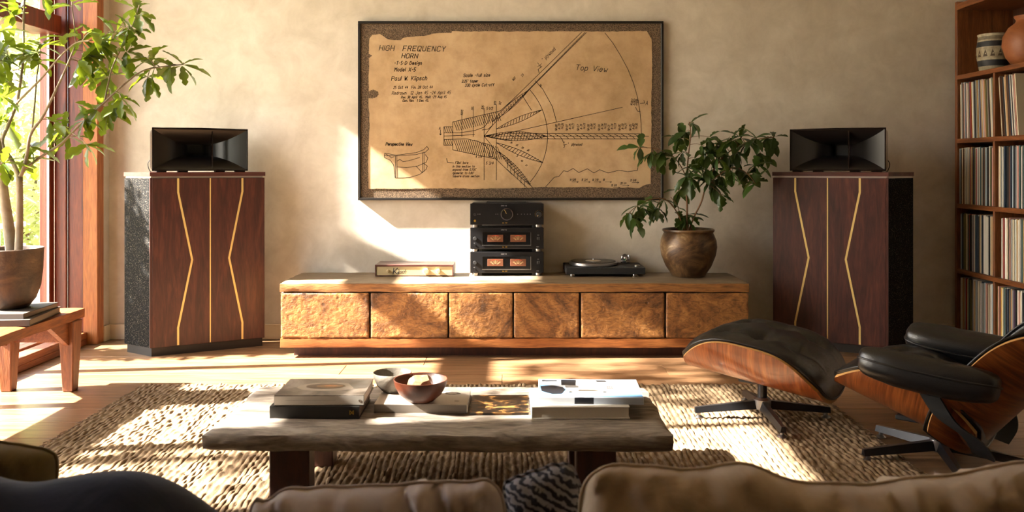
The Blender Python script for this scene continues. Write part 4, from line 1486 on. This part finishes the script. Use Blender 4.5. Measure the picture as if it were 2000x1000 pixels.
RZ = .010

# ------------------------------------------------------------------ coffee table
ct = thing('coffee_table', 'low coffee table with a thick weathered grey plank top', 'table', (-.25, 3.29, RZ))
CZ = .288
bm = rough_box(-.812, .807, -.33, .33, .222 - RZ, CZ - RZ, .026, .006, 3.2, .014, 8, .0022, 22)
o = sharp(obj('tabletop', bm, MAT['tabletop'], ct, True), 50)
for lx in (-.53, .545):
    for ly in (-.20, .20):
        obj('leg', rbox(lx - .07, lx + .07, ly - .045, ly + .045, 0, .226 - RZ, .004, 1), MAT['tableleg'], ct)
TZ = CZ + .001

# books on the table
def cover_mat(name, stops, scale=6, rough=.4, seed=0, dist=1.0, sc=(1, 1, 1)):
    m, nt, b = newmat(name)
    v = coords(nt, sc)
    f = nz(nt, v, scale, 5, .55, dist)
    c = ramp(nt, stops, f)
    nt.links.new(c, b.inputs['Base Color'])
    b.inputs['Roughness'].default_value = rough
    return m
MAT['blackcloth'] = plain('black_book_cloth', '#17140f', .6, bump=.1, bscale=200)
MAT['bookgrey'] = plain('grey_book_cover', '#8d857b', .4)
MAT['bookwhite'] = plain('white_book_cover', '#cfc9bf', .4)
MAT['whitepages'] = plain('white_pages', '#cfc8ba', .9, bump=.25, bscale=160)
def disc(pts, z):
    bm = bmn()
    bm.faces.new([bm.verts.new((x, y, z)) for x, y in pts])
    return bm
def ell(cx, cy, rx, ry, n=32, a0=0, a1=2 * PI, wob_=0, seed=0):
    rn = random.Random(seed)
    return [(cx + rx * math.cos(a0 + (a1 - a0) * i / n) * (1 + rn.uniform(-wob_, wob_)), cy + ry * math.sin(a0 + (a1 - a0) * i / n) * (1 + rn.uniform(-wob_, wob_))) for i in range(n)]

t1, _ = book('book', 'thick black book at the bottom of the stack beside the grey bowl', (-.713, 3.268, TZ), 0, .325, .255, .045, MAT['blackcloth'], plain('tan_pages', '#6f6456', .9))
bm = bmn()
ribbons(bm, [[(.128, -.016), (.128, -.030)], [(.128, -.016), (.136, -.022), (.128, -.030)], [(.141, -.016), (.135, -.023), (.141, -.030)], [(.141, -.016), (.141, -.030)]], .002, lambda x, y: (x, -y), -.1283)
obj('spine_mark', bm, MAT['goldink'], t1)
t2, cv = book('book', 'photo-covered book with a pale spine on top of the black book', (-.700, 3.273, TZ + .0452), R(1), .325, .25, .038,
              cover_mat('desert_photo', [(.30, '#352d26'), (.48, '#665c52'), (.66, '#8a8076')], 7), MAT['whitepages'])
zt = .0384
obj('cover_print', disc(ell(.01, -.005, .115, .062, 40, wob_=.03), zt), plain('print_pale', '#8f8375', .4), cv)
obj('cover_print', disc(ell(.0, .003, .072, .040, 40, wob_=.06, seed=2), zt + .0003), plain('print_dark_brown', '#4b3a2a', .4), cv)
obj('cover_print', disc(ell(.015, .004, .05, .024, 30, wob_=.08, seed=3), zt + .0006), plain('print_ochre', '#7a5a38', .4), cv)
obj('cover_print', disc(ell(.02, .006, .024, .008, 24, wob_=.15, seed=4), zt + .0009), plain('print_orange', '#a86a34', .4), cv)
obj('cover_print', disc([(.09, .09), (.155, .09), (.155, -.02), (.11, -.03), (.08, .04)], zt + .0003), plain('print_slate', '#5c564e', .4), cv)
obj('spine_panel', rbox(-.1605, .1605, -.1256, -.1248, .003, .035), MAT['bookwhite'], t2)
strokes_obj('spine_lettering', [[(-.12, -.02), (.06, -.02)]], .0007, MAT['bookgrey'], t2, -.1262)
ring('spine_emblem', t2, .147, .018, .004, .005, -.1264, -.125, MAT['bookgrey'], 16)

# bowls
MAT['greybowl'] = m_pot('grey_stoneware', [(.3, '#4c453b'), (.55, '#6f675b'), (.8, '#8d8577')], 9, .7, 0, .5)
MAT['brownbowl'] = m_pot('brown_wood_bowl', [(.3, '#2b120a'), (.55, '#4e2413'), (.8, '#70391f')], 6, .4, 0, .2)
def bowl(name, label, loc, R0, Hh, mat):
    t = thing(name, label, 'bowl', loc)
    prof = [(R0 * .42, 0), (R0 * .5, .002), (R0 * .78, Hh * .32), (R0 * .95, Hh * .7), (R0, Hh * .985), (R0 * .985, Hh), (R0 * .95, Hh * .985), (R0 * .89, Hh * .7), (R0 * .7, Hh * .34), (R0 * .4, Hh * .1), (R0 * .1, Hh * .08)]
    sharp(obj('vessel', lathe(bmn(), prof, 44), mat, t), 60)
    return t
bz = TZ + .034
t4, cv = book('book', 'pale photo book lying under both bowls', (-.335, 3.335, TZ), R(-1), .345, .25, .034, plain('pale_cover', '#b3aba0', .35, var='#c5beb4', vscale=5), MAT['bookgrey'])
obj('spine_panel', rbox(-.17, .17, -.1258, -.1248, .003, .031), plain('grey_spine', '#7b7268', .5), t4)
obj('cover_print', disc(ell(.105, .03, .03, .02, 26, wob_=.15, seed=6), .0344), plain('print_car_dark', '#3a332c', .4), cv)
obj('cover_print', disc(ell(.105, .03, .018, .011, 20, wob_=.2, seed=7), .0347), plain('print_pewter', '#9a9187', .4), cv)
obj('cover_print', disc(ell(.13, -.08, .012, .012, 14, wob_=.3, seed=8), .0344), MAT['bookgrey'], cv)
bowl('bowl', 'small empty grey stoneware bowl beside the book stack', (-.466, 3.392, bz + .001), .075, .075, MAT['greybowl'])
bowl('bowl', 'dark brown wooden bowl holding a pale crystal', (-.342, 3.258, bz + .001), .101, .082, MAT['brownbowl'])
bm = bmn()
bmesh.ops.create_icosphere(bm, subdivisions=2, radius=.05)
rn = random.Random(4)
for v in bm.verts:
    v.co *= rn.uniform(.75, 1.12)
    v.co.z *= .78
MAT['crystal'] = plain('smoky_crystal', '#a58f70', .3, var='#6b543a', vscale=30)
tag(obj('crystal', bm, MAT['crystal'], loc=(-.345, 3.255, bz + .062)), 'pale rough crystal lying in the brown bowl', 'rock')
# open brochure
m, nt, b = newmat('dark_gold_photo')
v = coords(nt, (1, 1.6, 1))
nt.links.new(ramp(nt, [(.40, '#0f0b08'), (.52, '#2a1d11'), (.57, '#6e4c26'), (.7, '#8f6c40')], nz(nt, v, 13, 4, .55, 1.2)), b.inputs['Base Color'])
b.inputs['Roughness'].default_value = .3
MAT['golddark'] = m
br_ = thing('magazine', 'flat dark magazine with golden photo between the book stacks', 'magazine', (-.047, 3.315, TZ))
obj('pages', rbox(-.108, .108, -.125, .125, 0, .006), MAT['golddark'], br_)
obj('cover', rbox(-.109, .109, -.126, .126, .006, .0075), MAT['golddark'], br_)
# right-hand stack
t5, _ = book('book', 'thick plain white book under the car photo book', (.247, 3.275, TZ), R(.5), .355, .27, .043, MAT['bookwhite'], MAT['whitepages'], spine=None)
obj('spine', rbox(-.1775, -.1745, -.135, .135, 0, .043, .001, 1), MAT['bookwhite'], t5)
t6, cv = book('book', 'glossy book with a silver car on its blue-white cover', (.293, 3.31, TZ + .0432), R(-2), .385, .27, .025,
              cover_mat('hazy_sky_photo', [(.35, '#a9b0b8'), (.6, '#c9cdd2')], 4), MAT['whitepages'])
zt = .0254
cb = plain('print_blue', '#5f86ab', .35)
ck = plain('print_black', '#15171c', .35)
obj('cover_print', disc([(-.19, -.13), (.19, -.13), (.19, -.085), (.03, -.075), (-.06, -.05), (-.12, .03), (-.19, .05)], zt), cb, cv)
obj('cover_print', disc([(-.18, -.055), (-.14, -.095), (-.105, -.09), (-.09, -.03), (-.10, .01), (-.14, .035), (-.185, .02)], zt + .0003), ck, cv)
obj('cover_print', disc([(-.105, .04), (-.05, .035), (-.045, .125), (-.105, .125)], zt + .0003), ck, cv)
obj('cover_print', disc([(-.18, .095), (-.12, .10), (-.12, .115), (-.18, .118)], zt + .0003), ck, cv)
obj('cover_print', disc([(-.085, -.055), (-.06, -.085), (.0, -.095), (.06, -.075), (.065, -.05), (.02, -.02), (-.03, -.015), (-.07, -.035)], zt + .0006), plain('print_car_silver', '#8d857a', .35), cv)
obj('cover_print', disc([(-.04, -.03), (.02, -.032), (.035, -.05), (-.045, -.055)], zt + .0009), plain('print_windshield', '#3d3a36', .3), cv)
obj('cover_print', disc([(-.055, -.07), (.05, -.068), (.05, -.078), (-.05, -.082)], zt + .0009), plain('print_bumper', '#c9c2b6', .3), cv)
obj('cover_print', disc(ell(-.072, -.063, .008, .008, 12), zt + .0009), ck, cv)
obj('cover_print', disc(ell(.055, -.06, .007, .008, 12), zt + .0009), ck, cv)
obj('cover_print', disc([(-.09, .0), (-.04, .005), (-.04, .03), (-.06, .035), (-.09, .03)], zt + .0006), plain('print_plane', '#6d6a66', .35), cv)
obj('cover_print', disc([(.035, .09), (.075, .09), (.07, .12), (.03, .12)], zt + .0003), plain('print_sign', '#3a3a3c', .35), cv)
rd = plain('print_red', '#b0523c', .4)
bm = bmn()
for k, wd_ in enumerate((.02, .013)):
    for q in range(3):
        box(bm, .068 + q * .008, .074 + q * .008, -.01 + k * .02, .002 + k * .02, zt, zt + .0003)
obj('cover_mark', bm, rd, cv)
bm = bmn()
for k in range(5):
    box(bm, .10, .10 + (.045, .04, .05, .03, .04)[k], .03 - k * .011, .033 - k * .011, zt, zt + .0003)
obj('cover_text_lines', bm, plain('print_tan', '#b8a78c', .4), cv)
obj('spine_print', rbox(-.06, .01, -.1355, -.1348, .0, .025), ck, t6)
obj('spine_print', rbox(.01, .19, -.1355, -.1348, .0005, .0245), plain('print_spine_grey', '#a3acb8', .4), t6)

# ------------------------------------------------------------------ lounge chair and ottoman
def shell_section(phi, Rr, flat):
    return (Rr * math.sin(abs(phi)) * flat, Rr * (1 - math.cos(phi)))
def make_shell(parent, Lh, Rr, flat, pmax, loc, tilt, mat, th=.014, nm='shell', grow=0.06):
    """bent plywood trough, axis along x; pmax(a) is the half angle of the section at a in -1..1"""
    def pt(a, t, off=0.0):
        phi = t * pmax(a)
        r = Rr - off
        return Vector((a * Lh * (1 - grow * t * t), r * math.sin(phi) * flat, Rr - r * math.cos(phi)))
    bm = bmn()
    na, nt_ = 33, 33
    A = grid(bm, na, nt_, lambda u, v: pt(2 * u - 1, 2 * v - 1, 0), flip=True)
    B = grid(bm, na, nt_, lambda u, v: pt(2 * u - 1, 2 * v - 1, th))
    sh = obj(nm, bm, mat, parent, True, loc, (0, tilt, 0))
    bm = bmn()
    border = [(i, 0) for i in range(na)] + [(na - 1, j) for j in range(1, nt_)] + [(i, nt_ - 1) for i in range(na - 2, -1, -1)] + [(0, j) for j in range(nt_ - 2, 0, -1)]
    P0 = [pt(2 * i / (na - 1) - 1, 2 * j / (nt_ - 1) - 1, -.0006) for i, j in border]
    P1 = [pt(2 * i / (na - 1) - 1, 2 * j / (nt_ - 1) - 1, th + .0006) for i, j in border]
    a = [bm.verts.new(p) for p in P0]
    b_ = [bm.verts.new(p) for p in P1]
    for i in range(len(a)):
        bm.faces.new((a[i], b_[i], b_[(i + 1) % len(a)], a[(i + 1) % len(a)]))
    bmesh.ops.recalc_face_normals(bm, faces=bm.faces[:])
    obj('plywood_edge', bm, MAT['ply'], sh)
    return sh, pt

def make_cushion(parent, sh_pt, th, dome, loc, tilt, buttons, nm='cushion', amax=1.03, lift=.02, over=.02, side=1.0):
    """leather pad filling the trough, tufted by buttons"""
    bm = bmn()
    na, nt_ = 61, 61
    def low(a, t):
        p = sh_pt(max(-1, min(1, a)) * .995, t * .985, th)
        p.x *= amax if abs(a) > .9 else 1
        return p
    def top(a, t):
        p = sh_pt(max(-1, min(1, a)), t, th)
        edge = (max(0, 1 - abs(a) ** 7) ** .5) * (max(0, 1 - abs(t) ** 9) ** .5)
        lipz = sh_pt(a * .9, 1, th).z
        zt = lipz + lift + dome * (1 - .75 * t * t) * (1 - .45 * a * a)
        # tufts
        dip = 0
        for ba, bt in buttons:
            d2 = ((a - ba) * 1.0) ** 2 + ((t - bt) * 1.0) ** 2
            dip += .045 * math.exp(-d2 / .018)
        for ba, bt in buttons:
            dip += .012 * math.exp(-((t - bt) ** 2) / .0012) * math.exp(-((a - ba) ** 2) / .08)
            dip += .010 * math.exp(-((a - ba) ** 2) / .0012) * math.exp(-((t - bt) ** 2) / .08)
        wr = .0035 * noise.noise(Vector((a * 9, t * 5, loc[0] * 7))) * (.4 + abs(a))
        z = p.z + (zt - dip + wr - p.z) * edge + .004
        bul = 1 + over * edge
        return Vector((p.x * bul * (1 + (amax - 1)), p.y * (1 + .03 * edge) * side, z))
    A = grid(bm, na, nt_, lambda u, v: top(2 * u - 1, 2 * v - 1))
    B = grid(bm, na, nt_, lambda u, v: low(2 * u - 1, 2 * v - 1), flip=True)
    border = [(i, 0) for i in range(na)] + [(na - 1, j) for j in range(1, nt_)] + [(i, nt_ - 1) for i in range(na - 2, -1, -1)] + [(0, j) for j in range(nt_ - 2, 0, -1)]
    n_ = len(border)
    for k in range(n_):
        i, j = border[k]
        i2, j2 = border[(k + 1) % n_]
        bm.faces.new((A[i][j], B[i][j], B[i2][j2], A[i2][j2]))
    bmesh.ops.recalc_face_normals(bm, faces=bm.faces[:])
    cu = obj(nm, bm, MAT['leather'], parent, True, loc, (0, tilt, 0))
    bm = bmn()
    tube(bm, [top(2 * i / (na - 1) - 1, 2 * j / (nt_ - 1) - 1) * 1.0 + Vector((0, 0, .004)) for i, j in border] + [top(2 * border[0][0] / (na - 1) - 1, 2 * border[0][1] / (nt_ - 1) - 1) + Vector((0, 0, .004))], .0045, 6, False)
    obj('piping', bm, MAT['leather'], cu, True)
    for ba, bt in buttons:
        bm = bmn()
        bmesh.ops.create_uvsphere(bm, u_segments=10, v_segments=6, radius=.011)
        obj('button', bm, MAT['leather'], cu, True, top(ba, bt) + Vector((0, 0, .002)))
    return cu

def star_base(parent, n, a0, Lr, z_hub, col_top, r_col, legw=.022, angs=None):
    bm = bmn()
    lathe(bm, [(.036, z_hub - .035), (.04, z_hub - .03), (.04, z_hub + .012), (.03, z_hub + .022)], 24)
    hub = sharp(obj('hub', bm, MAT['steel'], parent))
    bm = bmn()
    lathe(bm, [(r_col, z_hub + .02), (r_col, col_top)], 20)
    sharp(obj('column', bm, MAT['alu'], parent))
    for i in range(n):
        a = angs[i] if angs else a0 + 2 * PI * i / n
        bm = bmn()
        # tapered arm: deep at the hub, shallow at the tip
        secs = []
        for t in (0, .08, .5, .94, 1):
            x = .03 + (Lr - .03) * t
            wd = legw * (1 - .35 * t)
            ztop = z_hub + .008 - (z_hub - .042) * t
            zb = (z_hub - .03) * (1 - t) + .024 * t
            secs.append([(x, -wd * .55, ztop), (x, wd * .55, ztop), (x, wd, zb), (x, -wd, zb)])
        rings = [[bm.verts.new(v) for v in s] for s in secs]
        for q, r_ in zip(rings, rings[1:]):
            for k in range(4):
                bm.faces.new((q[k], q[(k + 1) % 4], r_[(k + 1) % 4], r_[k]))
        bm.faces.new(rings[0]); bm.faces.new(list(reversed(rings[-1])))
        bmesh.ops.recalc_face_normals(bm, faces=bm.faces[:])
        lg = obj('leg', bm, [MAT['alu'], MAT['steel']], parent, False, (0, 0, 0), (0, 0, a))
        for p_ in lg.data.polygons:
            if p_.normal.z > .6:
                p_.material_index = 1
        bm = bmn()
        lathe(bm, [(.021, 0), (.022, .003), (.016, .008), (.009, .012), (.009, .03)], 16)
        sharp(obj('glide', bm, MAT['steel'], lg, loc=(Lr - .02, 0, 0)))

OA = R(-36)
ot = thing('ottoman', 'black tufted leather ottoman with bent rosewood shell on four-arm base', 'ottoman', (1.185, 4.12, RZ + .002), OA)
po = lambda a: R(78) * (1 - .42 * abs(a) ** 3.2)
_, spt = make_shell(ot, .335, .275, 1.13, po, (0, 0, .168), R(7), MAT['rosewood'])
make_cushion(ot, spt, .016, .028, (0, 0, .168), R(7), [(-.45, -.33), (-.45, .33), (.05, -.36), (.05, .36), (.52, -.33), (.52, .33)], lift=.005)
star_base(ot, 4, 0, .32, .075, .175, .022, angs=[R(36) + OA * 0 + a for a in (R(0), R(90), R(180), R(270))])
obj('mount_plate', rbox(-.1, .1, -.05, .05, .165, .182, .004, 1), MAT['matteblack'], ot)

CA = R(-39.7)
ch = thing('lounge_chair', 'black leather lounge chair with bent rosewood shells beside the ottoman', 'chair', (1.755, 3.567, .002), CA)
ps_ = lambda a: R(80) * (1 - .5 * max(0, -a) ** 2.6 - .25 * max(0, a) ** 3)
_, spt = make_shell(ch, .295, .26, 1.16, ps_, (-.12, 0, .165), R(19), MAT['rosewood'], nm='seat_shell')
make_cushion(ch, spt, .016, .03, (-.12, 0, .165), R(19), [(-.4, -.33), (-.4, .33), (.2, -.35), (.2, .35)], nm='seat_cushion', lift=-.012)
pb = lambda a: R(76) * (1 - .16 * max(0, -a) ** 3 - .3 * max(0, a) ** 3)
_, spt = make_shell(ch, .31, .29, 1.1, pb, (.335, 0, .30), R(-50), MAT['rosewood'], nm='back_shell')
make_cushion(ch, spt, .016, .02, (.335, 0, .30), R(-50), [(-.3, -.3), (-.3, .3), (.35, -.3), (.35, .3)], nm='back_cushion', lift=-.03)
_, spt = make_shell(ch, .19, .30, 1.1, lambda a: R(66) * (1 - .35 * abs(a) ** 3), (.66, 0, .70), R(-60), MAT['rosewood'], nm='head_shell')
make_cushion(ch, spt, .016, .02, (.66, 0, .70), R(-60), [(0, -.3), (0, .3)], nm='head_cushion', lift=-.03)
def armrest(side):
    bm = bmn()
    def fn(u, v):
        a = v * PI - PI / 2               # along the pad
        b_ = u * 2 * PI
        ex = .42
        ca = math.copysign(abs(math.cos(a)) ** .35, 1)
        sx = math.copysign(abs(math.sin(a)) ** .8, math.sin(a))
        cy, sz = math.cos(b_), math.sin(b_)
        yy_ = math.copysign(abs(cy) ** .75, cy) * .09 * ca
        zz = math.copysign(abs(sz) ** .75, sz) * .07 * ca
        x = sx * .245
        wr = .003 * noise.noise(Vector((x * 14, yy_ * 20, side * 3)))
        return (x, yy_, zz + wr + .010 * (x / .245) ** 2)
    grid(bm, 36, 40, fn, True, True)
    bmesh.ops.remove_doubles(bm, verts=bm.verts[:], dist=1e-5)
    bmesh.ops.recalc_face_normals(bm, faces=bm.faces[:])
    o = obj('armrest', bm, MAT['leather'], ch, True, (.03, side * .325, .405), (side * R(14), R(5), 0))
    bm = bmn()
    tube(bm, [(math.copysign(abs(math.sin(q)) ** .8, math.sin(q)) * .247, math.copysign(abs(math.cos(q)) ** .35, math.cos(q)) * .0915, .004 + .01 * math.sin(q) ** 2) for q in [i * 2 * PI / 60 for i in range(61)]], .0045, 6, False)
    obj('piping', bm, MAT['leather'], o, True)
    # black bracket that joins the arm, the seat and the back
    bm = bmn()
    path = smooth_path([(.02, side * .305, .36), (.09, side * .302, .25), (.175, side * .278, .185), (.20, side * .225, .125), (.185, side * .13, .08)], 5)
    for q, r_ in zip(path, path[1:]):
        pass
    L_ = [(p + Vector((-.04, 0, .012)), p + Vector((.04, 0, -.008))) for p in path]
    V = [[bm.verts.new(a), bm.verts.new(b_), bm.verts.new(b_ + Vector((0, side * .014, 0))), bm.verts.new(a + Vector((0, side * .014, 0)))] for a, b_ in L_]
    for q, r_ in zip(V, V[1:]):
        for k in range(4):
            bm.faces.new((q[k], q[(k + 1) % 4], r_[(k + 1) % 4], r_[k]))
    bm.faces.new(V[0]); bm.faces.new(list(reversed(V[-1])))
    bmesh.ops.recalc_face_normals(bm, faces=bm.faces[:])
    obj('arm_bracket', bm, MAT['matteblack'], ch)
armrest(-1)
armrest(1)
for sy in (-.1, .1):
    bm = bmn()
    tube(bm, smooth_path([(.40, sy, .30), (.52, sy, .42), (.60, sy, .60), (.70, sy, .74)], 5), .013, 8)
    obj('back_brace', bm, MAT['alu'], ch, True)
star_base(ch, 5, 0, .33, .07, .16, .024, angs=[R(40 + 180 + 5 + 72 * i) for i in range(5)])
obj('mount_plate', rbox(-.16, .10, -.06, .06, .145, .165, .004, 1), MAT['matteblack'], ch)

# ------------------------------------------------------------------ sofa and cushions in the foreground
MAT['linen'] = m_fabric('oatmeal_linen', '#a8937c', '#bba890')
MAT['sofafab'] = m_fabric('sofa_linen', '#8d7a68', '#a08e7c')
MAT['navy'] = m_fabric('navy_throw', '#141a2c', '#1f2740', 6, 300, .15)
MAT['whitecush'] = m_fabric('pale_cushion', '#a2938c', '#b5a7a0', 5)
MAT['olive'] = m_fabric('olive_cushion', '#6a5c3a', '#7d6d48', 5)
m, nt, b = newmat('indigo_pattern')
v = coords(nt, (1, 1, 1), 0, 'Object', (0, R(45), 0))
wv = nt.nodes.new('ShaderNodeTexWave')
wv.inputs['Scale'].default_value = 22
wv.inputs['Distortion'].default_value = 5
wv.inputs['Detail Scale'].default_value = 3
nt.links.new(v, wv.inputs['Vector'])
nt.links.new(ramp(nt, [(.4, '#23252f'), (.6, '#85838a')], wv.outputs['Fac']), b.inputs['Base Color'])
b.inputs['Roughness'].default_value = .95
MAT['indigo'] = m
sf = thing('sofa', 'low linen sofa in the foreground carrying cushions and a throw', 'sofa', (.05, 1.6, 0))
obj('base', rbox(-1.66, 1.75, -.42, .36, .06, .22, .02, 3), MAT['sofafab'], sf, True)
obj('backrest', rbox(-1.66, 1.75, -.44, -.20, .10, .53, .05, 4), MAT['sofafab'], sf, True)
for x0, x1 in ((-1.65, -.53), (-.52, .60), (.61, 1.74)):
    obj('seat_cushion', rbox(x0, x1, -.22, .37, .215, .33, .04, 4), MAT['sofafab'], sf, True)
for x0, x1 in ((-1.86, -1.65), (1.74, 1.95)):
    obj('armrest', rbox(x0, x1, -.44, .37, .06, .48, .05, 4), MAT['sofafab'], sf, True)
for x in (-1.6, 1.7):
    for y in (-.36, .28):
        obj('leg', rbox(x - .025, x + .025, y - .025, y + .025, 0, .065), MAT['tableleg'], sf)

def pillow(name, label, loc, w, h, th, mat, rot=(0, 0, 0), seed=0, wr=.012, pinch=.10, seam=True, cat='cushion', sag=0, sag_at=0):
    """stuffed square: lies in the local xz plane, thick along y"""
    bm = bmn()
    n_ = 44
    def fn(sgn):
        def f(u, v):
            a, c = 2 * u - 1, 2 * v - 1
            e = (max(0, 1 - abs(a) ** 3) * max(0, 1 - abs(c) ** 3)) ** .5
            rc = 1 - .10 * (a * c) ** 4
            x = rc * a * w / 2 * (1 - pinch * (1 - abs(a)) * 0 - pinch * (1 - c * c) * .45 * abs(a))
            z = rc * c * h / 2 * (1 - pinch * (1 - a * a) * .45 * abs(c) * .5)
            k = wr * noise.noise(Vector((a * 3 + seed, c * 3, sgn * 2))) + wr * .6 * noise.noise(Vector((a * 9 + seed, c * 2, sgn)))
            y = sgn * (th / 2 * e + k * e)
            z += wr * .8 * noise.noise(Vector((a * 4, seed, 1))) * abs(c)
            z -= sag * math.exp(-((a - sag_at) / .38) ** 2) * max(0, c)
            y += sgn * e ** .5 * max(0, c) * wr * 2.6 * noise.noise(Vector((a * w * 17 + 3 * c, seed, c * 1.2)))
            return (x, y, z + h / 2)
        return f
    grid(bm, n_, n_, fn(-1))
    grid(bm, n_, n_, fn(1), flip=True)
    bmesh.ops.remove_doubles(bm, verts=bm.verts[:], dist=1e-4)
    bmesh.ops.recalc_face_normals(bm, faces=bm.faces[:])
    t = thing(name, label, cat, loc)
    t.rotation_euler = rot
    obj('cover', bm, mat, t, True)
    if seam:
        f = fn(0)
        bm = bmn()
        pts = [f(i / 40, 0) for i in range(40)] + [f(1, i / 40) for i in range(40)] + [f(1 - i / 40, 1) for i in range(40)] + [f(0, 1 - i / 40) for i in range(41)]
        tube(bm, pts, .004, 6, False)
        obj('piping', bm, mat, t, True)
    return t
pillow('cushion', 'large oatmeal linen cushion sagging along the sofa back', (.60, 1.51, .322), 1.0, .355, .21, MAT['linen'], (R(-6), 0, 0), 3, .028, sag=.035, sag_at=.0)
pillow('cushion', 'indigo patterned cushion tucked behind the oatmeal cushion', (.14, 1.63, .31), .15, .325, .12, MAT['indigo'], (R(-8), R(-17), 0), 5, .006)
pillow('cushion', 'pale pinkish cushion leaning on the sofa beside the navy throw', (-.225, 1.51, .322), .47, .318, .20, MAT['whitecush'], (R(-6), R(-3), 0), 8, .028)
pillow('cushion', 'olive cushion half hidden behind the navy throw', (-1.19, 1.79, .325), .44, .31, .14, MAT['olive'], (R(-8), R(6), 0), 9, .008)
# navy throw draped over the sofa back
bm = bmn()
prof_t = smooth_path([Vector((y, z, 0)) for y, z in ((1.135, .38), (1.133, .47), (1.155, .538), (1.24, .556), (1.35, .588), (1.43, .638), (1.50, .66), (1.575, .64), (1.64, .56), (1.665, .44), (1.675, .34))], 5)
def thr(u, v):
    x = -1.32 + u * .88
    q = prof_t[min(int(v * (len(prof_t) - 1) + .5), len(prof_t) - 1)]
    yv, zv = q.x, q.y
    rise = 1 - max(0, (u - .72) / .28) ** 2.2 * .5
    ripple = .010 * math.sin(x * 19 + v * 3) + .018 * noise.noise(Vector((x * 5, v * 3, 2)))
    hump = max(0.0, min(1.0, (yv - 1.30) / .14)) * max(0.0, min(1.0, (zv - .345) / .1))
    if yv > 1.38:
        zv = .335 + (zv - .335) * (rise + (1 - rise) * max(0, 1 - (yv - 1.38) / .06))
    return (x, yv + ripple * .5 * hump, zv + ripple * 1.3 * hump)
grid(bm, 80, len(prof_t), thr)
bmesh.ops.recalc_face_normals(bm, faces=bm.faces[:])
o = tag(obj('throw_blanket', bm, MAT['navy'], None, True), 'navy blue throw heaped over the sofa back', 'blanket')
md = o.modifiers.new('thickness', 'SOLIDIFY')
md.thickness = .012
